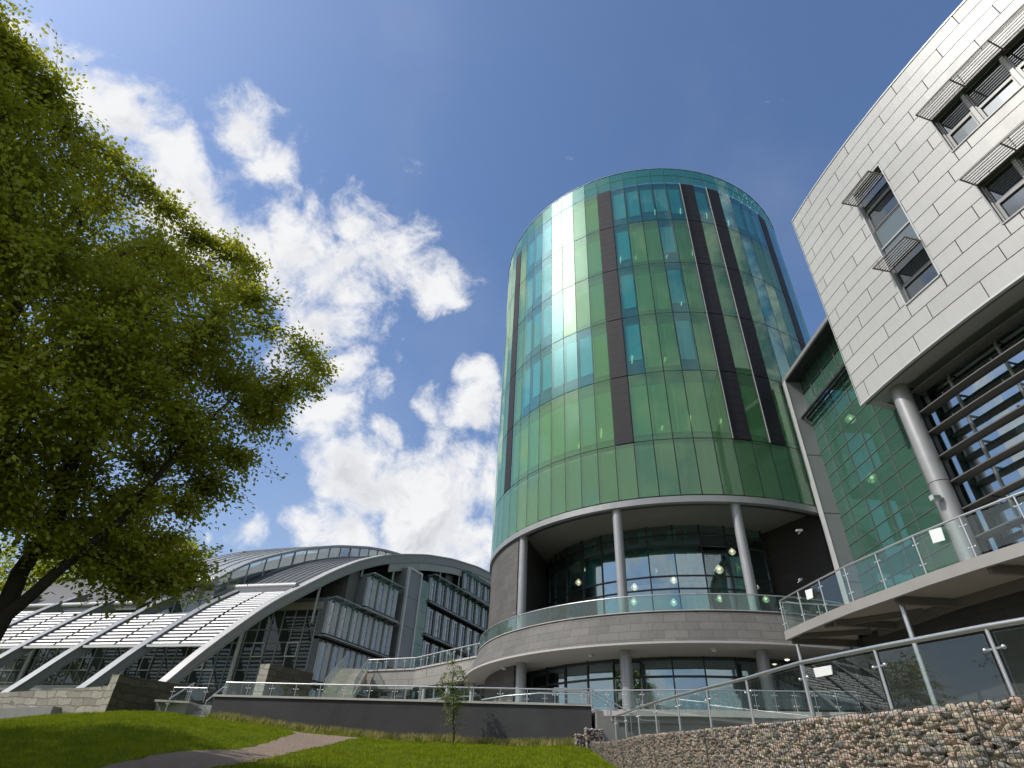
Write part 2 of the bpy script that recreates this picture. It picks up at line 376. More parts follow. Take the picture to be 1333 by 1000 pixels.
def railing(name, label, cat, pts, h, posts=None, group=None, glass=G_rail2, hr=.026, pr=.02, clamps=2, sub=None, gapz=.08, npost=None, arm=.09, extra_rail=None, post_drop=0.0):
    """balustrade along floor points: handrail, posts with clamp arms, one glass sheet between each two posts"""
    pts = [Vector(p) for p in pts]
    rt = thing(name, label, cat, tuple(pts[0]), group)
    if posts is None: posts = pts
    else: posts = [Vector(p) for p in posts]
    MB().tube([p + Vector((0, 0, h)) for p in pts], hr, 8).build('handrail', M_steel, rt)
    n = len(posts)
    for i, p in enumerate(posts):
        d = (posts[min(i + 1, n - 1)] - posts[max(i - 1, 0)]); d.z = 0; d.normalize()
        b = MB(); b.tube([p - Vector((0, 0, post_drop)), p + Vector((0, 0, h))], pr, 6)
        for k in range(clamps):
            z = h * (.25 + .52 * k) if clamps > 1 else h * .72
            b.bar(p + d * -arm + Vector((0, 0, z)), p + d * arm + Vector((0, 0, z)), .018, .018)
            for sg in (-1, 1): b.sphere(p + d * arm * sg + Vector((0, 0, z)), .026, 6)
        b.build('post', M_steel, rt)
    if glass:
        for i in range(n - 1):
            a, c = posts[i], posts[i + 1]; d = (c - a); L = d.length; g = d * (arm * .55 / L)
            a2 = a + g; c2 = c - g; nn = Vector((-d.y, d.x, 0)).normalized() * .008
            MB().hexa([a2 - nn + Vector((0, 0, gapz)), c2 - nn + Vector((0, 0, gapz)), c2 + nn + Vector((0, 0, gapz)), a2 + nn + Vector((0, 0, gapz)),
                       a2 - nn + Vector((0, 0, h * .92)), c2 - nn + Vector((0, 0, h * .92)), c2 + nn + Vector((0, 0, h * .92)), a2 + nn + Vector((0, 0, h * .92))]).build('glass_panel', glass, rt)
    return rt
def walk(pts, n):
    """n+1 points evenly along a polyline"""
    pts = [Vector(p) for p in pts]; L = [0]
    for a, b in zip(pts, pts[1:]): L.append(L[-1] + (b - a).length)
    o = []
    for k in range(n + 1):
        q = L[-1] * k / n
        for i in range(len(pts) - 1):
            if q <= L[i + 1] + 1e-9: f = (q - L[i]) / max(1e-9, L[i + 1] - L[i]); o.append(pts[i].lerp(pts[i + 1], f)); break
    return o
# ================================================================== GROUND
# crest of the lawn seen from the eye: azimuth -> (distance, tangent of elevation)
CREST = [(-180, 60, -.02), (-75, 30, -.03), (-50, 27, .02), (-42, 26.5, .040), (-36, 26, .0535), (-31.7, 27, .066), (-29, 28, .0748), (-26, 29, .077), (-22.5, 29.6, .0765), (-16.6, 28.4, .0700), (-11.6, 27.3, .0640),
         (-5.3, 26.2, .0655), (-1.45, 25.6, .0668), (3, 25.2, .069), (6.9, 24.9, .0685), (8.2, 25.2, .0665), (12, 25, .055), (30, 20, .05), (60, 30, .03), (180, 60, -.02)]
def crest(az):
    for (a, d, t), (a2, d2, t2) in zip(CREST, CREST[1:]):
        if a <= az <= a2:
            f = (az - a) / (a2 - a); f2 = f * f * (3 - 2 * f) if (a2 - a) > 12 else f
            return d + (d2 - d) * f2, t + (t2 - t) * f2
def ground_z(x, y):
    az = math.degrees(math.atan2(x, y)); d = math.hypot(x, y); Dc, T = crest(az); Zc = Dc * T
    if d <= Dc: z = -1.3 + (Zc + 1.3) * d / Dc
    else: z = Zc - min(.35, (d - Dc) * .12)
    fall = max(0.0, min(1.0, (1.0 - math.exp(-d / 6.0))))
    return z + fall * .05 * (math.sin(x * .55 + 1.3) * math.sin(y * .43) + .5 * math.sin(x * 1.7 + y * .9))

def ground_mat():
    m = bpy.data.materials.new('turf'); m.use_nodes = True; t = NT(m.node_tree); b = t.n['Principled BSDF']
    P = t.new('ShaderNodeNewGeometry').outputs['Position']
    a = t.new('ShaderNodeTexNoise', i_Vector=P, i_Scale=9.0, i_Detail=8.0, i_Roughness=.7).outputs[0]
    c = t.new('ShaderNodeTexNoise', i_Vector=P, i_Scale=.7, i_Detail=4.0).outputs[0]
    c1 = t.mixc(t.maprange(a, .3, .7), (.050, .085, .008), (.13, .19, .018))
    c2 = t.mixc(t.maprange(c, .35, .7), c1, (.095, .12, .02))
    t.l.new(c2, b.inputs['Base Color']); b.inputs['Roughness'].default_value = .9; b.inputs['Specular IOR Level'].default_value = .15
    bp = t.new('ShaderNodeBump', i_Height=a); bp.inputs['Strength'].default_value = 1; bp.inputs['Distance'].default_value = .06; t.l.new(bp.outputs[0], b.inputs['Normal'])
    return m
M_turf = ground_mat()
rings = [0, 3, 6, 8] + [9 + .5 * i for i in range(48)] + [34, 36, 40, 50, 70, 100, 160, 300, 600, 1200]
azs = [-180 + 6 * i for i in range(18)] + [-75 + 1.0 * i for i in range(136)] + [66 + 6 * i for i in range(20)]
azs = sorted(set(a for a in azs if a < 180))
b = MB(); vs = []; nA = len(azs)
for r in rings:
    for a in azs:
        x, y = r * math.sin(R_(a)), r * math.cos(R_(a)); vs.append((x, y, ground_z(x, y) if r > 0 else -1.3))
fs = [(i * nA + k, (i + 1) * nA + k, (i + 1) * nA + (k + 1) % nA, i * nA + (k + 1) % nA) for i in range(len(rings) - 1) for k in range(nA)]
b.add(vs, fs, True); g = b.build('ground', M_turf); tag(g, 'green lawn rising towards the buildings', 'ground', kind='structure')

def pix_on_lawn(x, y):
    """where the sight line through a pixel meets the lawn: used only to read the path's plan off the photograph"""
    d = ray(x, y); h = math.hypot(d.x, d.y); az = math.degrees(math.atan2(d.x, d.y)); Dc, T = crest(az); tt = d.z / h
    D_ = -1.3 / (tt - (Dc * T + 1.3) / Dc) if (tt - (Dc * T + 1.3) / Dc) < 0 else Dc
    D_ = min(D_, Dc); return (d.x / h * D_, d.y / h * D_)
M_path = pmat('gravel_path', (.19, .135, .10), .95, noise=(30, .35, 10.0), bump=(60, 1.0, .02))
pl = [pix_on_lawn(*p) for p in [(100, 1012), (160, 999), (220, 985.5), (300, 975), (350, 966), (380, 958.5), (384, 955.5), (372, 951.5)]]
pr_ = [pix_on_lawn(*p) for p in [(250, 1012), (302, 1000), (345, 988), (400, 975), (430, 969), (455, 965.5), (480, 964), (540, 967)]]
b = MB(); vs = []; n = 60
def smooth(pl, n): 
    q = walk([(x, y, 0) for x, y in pl], n); 
    for _ in range(3): q = [q[0]] + [(q[i - 1] + q[i] * 2 + q[i + 1]) / 4 for i in range(1, n)] + [q[-1]]
    return q
L_, Rr = smooth(pl, n), smooth(pr_, n); K = 12
for i in range(n + 1):
    for k in range(K + 1):
        p = L_[i].lerp(Rr[i], k / K); j = .06 * math.sin(i * 1.3) * (1 if k in (0, K) else 0)
        vs.append((p.x + j, p.y, ground_z(p.x, p.y) + .02))
b.add(vs, [(i * (K + 1) + k, (i + 1) * (K + 1) + k, (i + 1) * (K + 1) + k + 1, i * (K + 1) + k + 1) for i in range(n) for k in range(K)], True)
tag(b.build('path', M_path), 'narrow brown gravel path curving across the lawn', 'path', kind='structure')

def inside(px, py, poly):
    c = False; n = len(poly)
    for i in range(n):
        x1, y1 = poly[i]; x2, y2 = poly[i - 1]
        if (y1 > py) != (y2 > py) and px < (x2 - x1) * (py - y1) / (y2 - y1) + x1: c = not c
    return c
pathpoly = [(p.x, p.y) for p in L_] + [(p.x, p.y) for p in Rr[::-1]]

# grass blades over the part of the lawn that shows
def grass_mat(name, ca, cb_):
    m = bpy.data.materials.new(name); m.use_nodes = True; t = NT(m.node_tree); t.n.clear()
    o = t.new('ShaderNodeOutputMaterial'); P = t.new('ShaderNodeNewGeometry').outputs['Position']
    n = t.new('ShaderNodeTexNoise', i_Vector=P, i_Scale=2.5, i_Detail=6.0).outputs[0]
    n2 = t.new('ShaderNodeTexWhiteNoise', noise_dimensions='3D', i_Vector=t.new('ShaderNodeVectorMath', operation='SNAP', i_0=P, i_1=(.05, .05, 5.)).outputs[0]).outputs[0]
    f = t.math('ADD', t.math('MULTIPLY', t.maprange(n, .35, .65), .6), t.math('MULTIPLY', n2, .4))
    c = t.mixc(f, ca, cb_)
    d = t.new('ShaderNodeBsdfDiffuse', i_Color=c); tr = t.new('ShaderNodeBsdfTranslucent', i_Color=c)
    mx = t.new('ShaderNodeMixShader', i_0=.38); t.l.new(d.outputs[0], mx.inputs[1]); t.l.new(tr.outputs[0], mx.inputs[2]); t.l.new(mx.outputs[0], o.inputs[0])
    return m
M_grass = grass_mat('grass_blade', (.10, .15, .010), (.27, .31, .022))
M_sedge = grass_mat('sedge', (.16, .19, .03), (.46, .40, .17))
def blades(name, pts, hmin, hmax, wd, mat, lean=.5):
    n = len(pts); P = np.array(pts); a = RNG.uniform(0, 2 * np.pi, n); h = RNG.uniform(hmin, hmax, n); l = RNG.uniform(-lean, lean, (n, 2)) * h[:, None]
    dx = np.stack([np.cos(a), np.sin(a), 0 * a], 1) * wd; top = P + np.stack([l[:, 0], l[:, 1], h], 1)
    V = np.stack([P - dx, P + dx, top], 1).reshape(-1, 3)
    me = bpy.data.meshes.new(name); me.vertices.add(3 * n); me.vertices.foreach_set('co', V.ravel().astype(np.float32))
    me.loops.add(3 * n); me.loops.foreach_set('vertex_index', np.arange(3 * n, dtype=np.int32))
    me.polygons.add(n); me.polygons.foreach_set('loop_start', np.arange(0, 3 * n, 3, dtype=np.int32)); me.update(calc_edges=True); me.materials.append(mat)
    o = bpy.data.objects.new(name, me); C.objects.link(o); return o
gp = []
while len(gp) < 190000:
    az = random.uniform(-40, 11); Dc, T = crest(az); d = math.sqrt(random.uniform(9.5 ** 2, (Dc + .3) ** 2)); x, y = d * math.sin(R_(az)), d * math.cos(R_(az))
    if inside(x, y, pathpoly) and random.random() > .02: continue
    if x > 3.35 and y < 25.5: continue
    gp.append((x, y, ground_z(x, y) - .01))
tag(blades('grass', gp, .03, .10, .010, M_grass), 'mown green grass of the lawn', 'grass', kind='stuff')

# ================================================================== ROUND TOWER
NCELL = 74; DT = 2 * PI / NCELL; T0 = -.4745
def cyl(th, r, z): return Vector((TC[0] + r * math.sin(th), TC[1] - r * math.cos(th), z))
ZR = [12.55, 15.75, 20.18, 24.62, 29.02, 33.37, 37.60, 39.35]      # joints between storeys, then top of parapet
tower = thing('round_tower', 'tall round tower clad in green glass panels with dark vertical strips', 'tower', (TC[0], TC[1], 2.9))
TZ = 2.9
def arcstrip(b, r, z0, z1, th0, th1, n, flip=False):
    for i in range(n):
        a, c = th0 + (th1 - th0) * i / n, th0 + (th1 - th0) * (i + 1) / n
        q = [cyl(a, r, z0), cyl(c, r, z0), cyl(c, r, z1), cyl(a, r, z1)]
        b.quad(*(q[::-1] if flip else q))
def arcring(b, r0, r1, z0, z1, th0, th1, n):        # solid curved bar, rectangular section
    vs = []
    for i in range(n + 1):
        a = th0 + (th1 - th0) * i / n; vs += [cyl(a, r0, z0), cyl(a, r1, z0), cyl(a, r1, z1), cyl(a, r0, z1)]
    fs = []
    for i in range(n):
        for k in range(4): k2 = (k + 1) % 4; fs.append((4 * i + k, 4 * i + 4 + k, 4 * i + 4 + k2, 4 * i + k2))
    fs += [(0, 1, 2, 3), (4 * n + 3, 4 * n + 2, 4 * n + 1, 4 * n)]
    b.add(vs, fs)
# cell kinds, row 0 = lowest glass band ... row 5 = top storey
def kind(k, row):
    if row == 0: return 'g'
    if k in (0, 6, 8, -9, 13) and row >= 1: return 's'
    if row == 5: return 'w' if (1 <= k <= 5 or k == 7 or k >= 9 or -7 <= k <= -5) else 'g'
    if row in (2, 3, 4):
        if k in (1, 4, 10): return 'w'
        if -7 <= k <= -5: return 'w'
        if row == 2 and k in (-4, -3, -2): return 'w'
        if k == -4 and row == 3: return 'w'
        if k in (14, 17): return 'w'
    return 'g'
gapw = .026; R1 = 12.0
def facet(b, a, c, r, z0, z1, th=.03, g=gapw):
    p, q = cyl(a, r, 0), cyl(c, r, 0); d = (q - p).normalized(); p = p + d * g; q = q - d * g; nrm = Vector((d.y, -d.x, 0)) * th
    b.hexa([p + Vector((0, 0, z0)), q + Vector((0, 0, z0)), q - nrm + Vector((0, 0, z0)), p - nrm + Vector((0, 0, z0)),
            p + Vector((0, 0, z1)), q + Vector((0, 0, z1)), q - nrm + Vector((0, 0, z1)), p - nrm + Vector((0, 0, z1))])
def rotz_local(th): return Matrix.Rotation(th, 4, 'Z')
base_me = {}
VIS = range(-16, 21)
rest = {'g': MB(), 's': MB(), 'w': MB()}
for row in range(6):
    z0, z1 = ZR[row] + .03, ZR[row + 1] - .03
    for k in range(-30, 44):
        kd = kind(k, row)
        if k in VIS and not (kd == 'g' and (k < -12 or k > 14)):
            key = (row, kd)
            if key not in base_me:
                b = MB()
                if kd == 's':
                    facet(b, -DT / 2, DT / 2, R1 + .02, z0, z1, .06)
                    b.mi = 1
                    nb = 8
                    for j in range(1, nb): zz = z0 + (z1 - z0) * j / nb; facet(b, -DT / 2, DT / 2, R1 + .026, zz - .008, zz + .008, .02)
                    base_me[key] = b.mesh('stone_panel', [M_slate, M_joint], (TC[0], TC[1], TZ))
                else:
                    facet(b, -DT / 2, DT / 2, R1, z0, z1, .012)
                    base_me[key] = b.mesh('window_pane' if kd == 'w' else 'glass_panel', G_teal if kd == 'w' else (G_green if row else G_green2), (TC[0], TC[1], TZ))
            th = T0 + DT * (k + .5)
            th += 0 if kd == 's' else 0
            tilt = Matrix.Rotation(random.gauss(0, .0022), 4, 'Z')
            inst({'s': 'stone_panel', 'w': 'window_pane', 'g': 'glass_panel'}[kd], base_me[key], tower, rotz_local(th) @ tilt if False else rotz_local(th))
        else:
            facet(rest[kd], T0 + DT * k, T0 + DT * (k + 1), R1, z0, z1, .012)
for kd, nm, mt in (('g', 'glass_panel', G_green), ('s', 'stone_panel', M_slate), ('w', 'window_pane', G_teal)):
    if rest[kd].v: tag(rest[kd].build(nm, mt, tower), kind='stuff')
# what the glass shows behind: blinds, dark bands at floor and head, floor slabs
b = MB(); db = MB(); bb = MB(); dw_ = MB()
for row in range(6):
    z0, z1 = ZR[row], ZR[row + 1]
    for k in range(-30, 44):
        kd = kind(k, row)
        if kd == 's': continue
        a, c = T0 + DT * k, T0 + DT * (k + 1)
        if kd == 'w':
            lo = z0 + (.92 if row > 1 else .3); hi = z1 - .55
            q = MB(); 
            drop = random.choice([0, 0, 0, .25]) if row > 1 else 0
            facet(bb, a + DT * .10, c - DT * .08, R1 - .17, lo + drop, hi, .02, 0)
            facet(dw_, a, c, R1 - .24, z0 + .05, z1 - .05, .02, 0)
        else:
            lo, hi = (z0 + .50, z1 - .75) if row else (z0 + .1, z1 - .12)
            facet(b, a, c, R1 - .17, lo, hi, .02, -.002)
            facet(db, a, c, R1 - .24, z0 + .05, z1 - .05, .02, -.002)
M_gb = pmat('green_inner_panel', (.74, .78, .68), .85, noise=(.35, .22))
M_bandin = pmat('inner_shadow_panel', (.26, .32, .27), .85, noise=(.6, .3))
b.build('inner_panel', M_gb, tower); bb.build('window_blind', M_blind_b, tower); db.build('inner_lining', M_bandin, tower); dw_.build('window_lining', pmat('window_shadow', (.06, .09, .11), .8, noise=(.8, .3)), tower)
b = MB()
for z in ZR[:7]: 
    n = 74; arcring(b, 8.5, R1 - .09, z - .035, z + .035, 0, 2 * PI, n)
b.build('floor_edge', M_joint, tower)
b = MB()
for k in range(-30, 44):
    p, q = cyl(T0 + DT * k, R1 - .06, ZR[0]), cyl(T0 + DT * k, R1 - .06, ZR[6])
    b.bar(p, q, .045, .07, up=(math.sin(T0 + DT * k), -math.cos(T0 + DT * k), 0))
b.build('mullion_frame', M_joint, tower)
for k in (6, 8):
    th = T0 + DT * k
    MB().bar(cyl(th, R1 + .05, ZR[1]), cyl(th, R1 + .05, ZR[6]), .03, .06, up=(math.sin(th), -math.cos(th), 0)).build('silver_fin', M_alu, tower)
# light tubes hanging just inside the glass
for (k, z, rr) in [(1.3, 21.1, 1), (3.15, 21.0, 0), (3.9, 34.1, 1), (5.7, 34.2, 1), (7.6, 34.1, 1), (9.3, 33.9, 1), (2.2, 29.8, 0), (4.2, 29.6, 0), (5.95, 29.9, 1), (5.6, 16.75, 0), (2.5, 16.4, 0), (4.0, 16.6, 1), (-.8, 16.5, 1), (1.2, 29.7, 1), (-2.2, 16.2, 0), (4.6, 25.3, 0)]:
    th = T0 + DT * k; p = cyl(th, R1 - .13, z); L = .62 if rr else .3
    MB().bar(p, p + Vector((.06, .0, L)), .035, .03).build('light_tube', M_tube, tower)
# parapet glass and brackets
me = None
for k in range(-30, 44):
    th = T0 + DT * (k + .5)
    if me is None:
        b = MB(); facet(b, -DT / 2, DT / 2, R1, ZR[6] + .05, ZR[7], .012, .01); me = b.mesh('parapet_glass', G_parapet, (TC[0], TC[1], TZ))
    if -16 <= k <= 20: inst('parapet_glass', me, tower, rotz_local(th))
b = MB(); arcring(b, R1 - .03, R1 + .03, ZR[7], ZR[7] + .04, 0, 2 * PI, 74); b.build('parapet_cap', M_alu, tower)
b = MB(); arcring(b, R1 - .12, R1 - .06, ZR[7] - .75, ZR[7] - .70, 0, 2 * PI, 74); b.build('parapet_rail', M_alu, tower)
b = MB()
for k in range(-30, 44):
    th = T0 + DT * k; a = cyl(th, R1 - .06, ZR[7] - .1); c = cyl(th, R1 - .9, ZR[6] + .1); e = cyl(th, R1 - .06, ZR[6] + .1)
    b.bar(a, c, .04, .05); b.bar(a, e, .03, .04)
b.build('bracket', M_alu, tower)
b = MB(); arcring(b, .1, R1 - .3, ZR[6] - .1, ZR[6] + .05, 0, 2 * PI, 74); b.build('roof', M_roofm, tower)
# trim below the glass, soffit, core
b = MB(); arcring(b, R1 - .25, R1 + .03, 12.18, 12.50, 0, 2 * PI, 148); b.build('trim_ring', M_colgrey, tower)
b = MB(); arcring(b, R1 - .55, R1 - .27, 12.22, 12.48, 0, 2 * PI, 148); b.build('soffit_ring', M_dark, tower)
b = MB(); arcring(b, 7.5, R1 - .56, 12.46, 12.52, 0, 2 * PI, 100); b.build('soffit', pmat('upper_soffit', (.17, .165, .15), .8, noise=(2, .15)), tower)
b = MB(); arcring(b, R1 - .45, R1 - .35, ZR[1] - .02, ZR[6], R_(20 + 30), R_(330 - 10), 60); 
b = MB(); arcring(b, 4.0, 8.6, 3.0, ZR[6] - .12, 0, 2 * PI, 48)
# inner core (dim rooms) only above the lobby
core = MB(); arcring(core, 7.0, 10.6, ZR[0] + .1, ZR[6] - .15, 0, 2 * PI, 60); core.build('core', M_inner, tower)
# granite band (balcony front), cone: wider at its foot
b = MB(); n = 120; A0, A1 = R_(-118), R_(75)
vs = []
for i in range(n + 1):
    a = A0 + (A1 - A0) * i / n; vs += [cyl(a, 13.02, 5.62), cyl(a, 12.35, 6.98), cyl(a, 12.05, 6.98), cyl(a, 12.05, 5.60)]
fs = []
for i in range(n):
    for k in range(4): k2 = (k + 1) % 4; fs.append((4 * i + k, 4 * i + 4 + k, 4 * i + 4 + k2, 4 * i + k2))
b.add(vs, fs); b.build('granite_band', S_band, tower)
b = MB(); arcring(b, 12.9, 13.10, 5.54, 5.62, A0, A1, 120); b.build('white_lip', M_conc_lt, tower)
b = MB(); arcring(b, 7.0, 12.895, 5.56, 5.60, A0, A1, 120); b.build('lower_soffit', M_soffit_w, tower)
b = MB(); arcring(b, 7.0, 12.3, 6.86, 6.97, A0, A1, 100); b.build('balcony_floor', M_tile, tower)
b = MB(); arcring(b, 12.0, 12.42, 6.984, 7.02, A0, A1, 120); b.build('coping', M_conc_lt, tower)
b = MB(); arcring(b, 12.33, 12.352, 7.0, 7.66, R_(-112), R_(60), 90); b.build('glass_balustrade', G_rail, tower)
MB().tube([cyl(R_(-112) + R_(172) * i / 120, 12.34, 7.70) for i in range(121)], .028, 8, False).build('handrail', M_steel, tower)
# granite walls left of the lobby and right of it
AL = R_(-60.7)
b = MB(); arcring(b, 11.5, 11.88, 3.0, 12.2, R_(-150), AL, 60)
b.build('curved_granite_wall', S_wall, tower)
b = MB(); p = cyl(AL, 11.5, 7.0); q = cyl(-1.50, 8.2, 7.0); d = (q - p); nn = Vector((-d.y, d.x, 0)).normalized() * .3
b.hexa([p, q, q + nn, p + nn, p + Vector((0, 0, 5.4)), q + Vector((0, 0, 5.4)), q + nn + Vector((0, 0, 5.4)), p + nn + Vector((0, 0, 5.4))]); b.build('granite_return', S_flat, tower)
b = MB(); p = cyl(.36, 8.0, 3.0); q = Vector((15.6, 26.9, 3.0)); d = (q - p); nn = Vector((-d.y, d.x, 0)).normalized() * .3; hh = Vector((0, 0, 9.42))
b.hexa([p, q, q + nn, p + nn, p + hh, q + hh, q + nn + hh, p + nn + hh]); b.build('granite_return', S_flat, tower)
# lobby glazing
RL = 8.4
mth = [-1.49, -1.37, -1.25, -1.085, -.912, -.748, -.585, -.427, -.265, -.098, .062, .205, .32]
TR = [7.0, 9.1, 9.75, 11.33, 11.92, 12.46]
for i in range(len(mth) - 1):
    p, q = cyl(mth[i], RL, 0), cyl(mth[i + 1], RL, 0)
    pr = MB(); d = (q - p).normalized(); n_ = Vector((d.y, -d.x, 0)) * .012
    for z0, z1 in zip(TR, TR[1:]):
        o = Vector((0, 0, z0 + .03)); pr.obox(p + d * .03 + o, d * ((q - p).length - .06), -n_, (0, 0, z1 - z0 - .06))
    pr.build('lobby_window', G_lobby, tower)
b = MB()
for th in mth: b.bar(cyl(th, RL, 7.0), cyl(th, RL, 12.46), .055, .12, up=(math.sin(th), -math.cos(th), 0))
for z in TR[1:-1]:
    for a, c in zip(mth, mth[1:]): b.bar(cyl(a, RL, z), cyl(c, RL, z), .12, .06)
b.build('lobby_frame', M_dark, tower)
# lobby interior: back wall, mezzanine, floor
M_lob = pmat('lobby_wall', (.10, .125, .13), .8, noise=(.6, .5)); M_lobp = pmat('lobby_partition', (.16, .42, .40), .4, noise=(.9, .3))
b = MB(); arcring(b, 3.9, 4.1, 3.0, 12.4, -1.9, .9, 24); b.build('lobby_back_wall', M_lob, tower)
b = MB(); arcring(b, 4.1, 8.25, 11.36, 11.66, -1.55, -.1, 20); arcring(b, 4.1, 6.6, 9.72, 9.95, -1.55, .3, 20); b.build('mezzanine', pmat('mezzanine_edge', (.25, .33, .32), .6), tower)
b = MB()
for th, w_, z0, z1 in [(-1.2, .5, 9.95, 12.4), (-.95, .9, 9.95, 12.4), (-.62, .35, 9.95, 12.4), (-.5, .8, 10.0, 12.4), (-.3, .5, 9.95, 12.4), (-.18, .12, 7, 12.4), (.0, .4, 7, 9.7), (-.75, .3, 7, 9.6)]:
    p = cyl(th, 7.85, z0); b.obox(p, Vector((math.cos(th), math.sin(th), 0)) * w_, Vector((math.sin(th), -math.cos(th), 0)) * .05, (0, 0, z1 - z0))
b.build('lobby_partition', M_lobp, tower)
# columns
M_col = pmat('column_paint', (.27, .27, .285), .38, .2, noise=(1.5, .08))
def at_az(az, r):                                  # point of the circle r on a bearing, near side
    d = Vector((math.sin(R_(az)), math.cos(R_(az)))); c = Vector(TC); bq = d.dot(c); q = math.sqrt(max(0, bq * bq - c.dot(c) + r * r)); return d * (bq - q)
for az in (2.02, 11.62, 23.2, 33.0):
    p = at_az(az, 11.66)
    cb = MB().tube([(p.x, p.y, 6.97), (p.x, p.y, 12.47)], .23, 20).build('upper_column', M_col, tower)
    MB().tube([(p.x, p.y, 12.05), (p.x, p.y, 12.3)], .245, 20).build('collar', M_alu, cb)
for az in (2.16, 11.5, 23.0, 31.5):
    p = at_az(az, 11.9)
    MB().tube([(p.x, p.y, 2.9), (p.x, p.y, 5.57)], .26, 20).build('lower_column', M_col, tower)
# ground floor glazing
RG = 10.3; gth = [-1.13 + .132 * i for i in range(16)]
b = MB(); arcring(b, RG - 2.6, RG - 2.5, 2.9, 5.55, -1.6, 1.3, 30); b.build('ground_floor_back_wall', M_lob, tower)
for i in range(len(gth) - 1):
    if i == 4: continue
    p, q = cyl(gth[i], RG, 0), cyl(gth[i + 1], RG, 0); d = (q - p).normalized(); n_ = Vector((d.y, -d.x, 0)) * .012; pr = MB()
    for z0, z1 in ((2.95, 4.75), (4.75, 5.45)): pr.obox(p + d * .03 + Vector((0, 0, z0 + .04)), d * ((q - p).length - .06), -n_, (0, 0, z1 - z0 - .07))
    pr.build('ground_floor_window', G_lobby, tower)
b = MB()
for th in gth: b.bar(cyl(th, RG, 2.9), cyl(th, RG, 5.56), .06, .12, up=(math.sin(th), -math.cos(th), 0))
for z in (2.98, 4.76, 5.46):
    for a, c in zip(gth, gth[1:]): b.bar(cyl(a, RG, z), cyl(c, RG, z), .12, .08)
b.build('ground_floor_frame', M_dark, tower)
b = MB(); p, q = cyl(gth[4], RG, 2.95), cyl(gth[5], RG, 2.95); d = (q - p).normalized(); L = (q - p).length
for s_ in (0, 1): b.obox(p + d * (.04 + s_ * (L / 2 - .01)), d * .06, Vector((d.y, -d.x, 0)) * .05, (0, 0, 1.8)); b.obox(p + d * (L / 2 - .08 + s_ * (L / 2 - .0)), d * .06, Vector((d.y, -d.x, 0)) * .05, (0, 0, 1.8))
door = b.build('door', M_alu, tower)
MB().obox(p + d * .1, d * (L - .2), Vector((d.y, -d.x, 0)) * .012, (0, 0, 2.4)).build('door_glass', G_lobby, door)
MB().obox(p + d * .17 + Vector((d.y, -d.x, 0)) * .02 + Vector((0, 0, .95)), d * .2, Vector((d.y, -d.x, 0)) * .006, (0, 0, .28)).build('door_notice', M_paper, door)
b = MB(); arcring(b, RG - .2, RG + .05, 2.9, 5.55, -1.45, -1.14, 8); b.build('ground_floor_wall', S_wall, tower)

# pendant lamps of layered leaves
def pendant(name, label, pos, s=.23, top=None, group='leafy pendant lamps in the glazed halls'):
    r = thing(name, label, 'pendant lamp', pos, group)
    b = MB(); p = Vector(pos)
    for lvl, (rr, dz) in enumerate(((.35, -.8), (.8, -.45), (1.0, -.05), (.75, .35), (.35, .65))):
        for k in range(8):
            a = 2 * PI * (k + .5 * (lvl % 2)) / 8; c = Vector((math.cos(a), math.sin(a), 0)); tt = Vector((-c.y, c.x, 0))
            b.add([p + c * s * rr * .45 + Vector((0, 0, (dz + .25) * s)) - tt * s * .14, p + c * s * rr * .45 + Vector((0, 0, (dz + .25) * s)) + tt * s * .14, p + c * s * rr * 1.05 + Vector((0, 0, (dz - .1) * s)) + tt * s * .22, p + c * s * rr * 1.05 + Vector((0, 0, (dz - .1) * s)) - tt * s * .22], [(0, 1, 2, 3)])
    b.build('shade_leaves', M_lampmetal, r)
    MB().sphere(p, s * .30, 8).build('bulb', M_lamp, r)
    MB().tube([p + Vector((0, 0, s * .6)), Vector((p.x, p.y, top or p.z + 1.2))], .012, 5).build('flex', M_dark, r)
def on_cyl(x, y, r):
    d = ray(x, y); a = d.x ** 2 + d.y ** 2; bq = -2 * (d.x * TC[0] + d.y * TC[1]); k = TC[0] ** 2 + TC[1] ** 2 - r * r
    return d * ((-bq - math.sqrt(max(0, bq * bq - 4 * a * k))) / 2 / a)
LP = [((764, 741), 7.2, 'small leafy pendant lamp behind the second lobby pane from the left, upper of two'), ((753, 758), 7.3, 'leafy pendant lamp low behind the leftmost bright lobby pane'),
      ((851, 742), 7.2, 'leafy pendant lamp just right of the middle upper column'), ((878, 714), 7.0, 'highest leafy pendant lamp, in the middle of the lobby'),
      ((826, 764), 7.4, 'leafy pendant lamp close to the middle column, below its neighbour'), ((877, 755), 7.6, 'leafy pendant lamp halfway down the middle lobby pane'),
      ((953, 718), 6.8, 'leafy pendant lamp partly behind the right upper column, near its top'), ((936, 741), 6.6, 'large gold leafy pendant lamp left of the right upper column'),
      ((983, 764), 6.4, 'leafy pendant lamp right of the right upper column above the handrail'), ((1000, 729), 6.6, 'rightmost high leafy pendant lamp by the dark granite return'),
      ((877, 784), 7.4, 'leafy pendant lamp seen through the balustrade at the middle of the lobby'), ((937, 779), 6.8, 'leafy pendant lamp at handrail height left of the right column'),
      ((997, 780), 6.4, 'rightmost leafy pendant lamp seen through the balustrade'), ((825, 783), 7.4, 'faint leafy pendant lamp seen through the balustrade right of the middle column')]
for i, (p, r, lb) in enumerate(LP):
    q = on_cyl(p[0], p[1], r); pendant('pendant_lamp', lb, tuple(q), .20 if i not in (7, 3) else .25, 12.4)
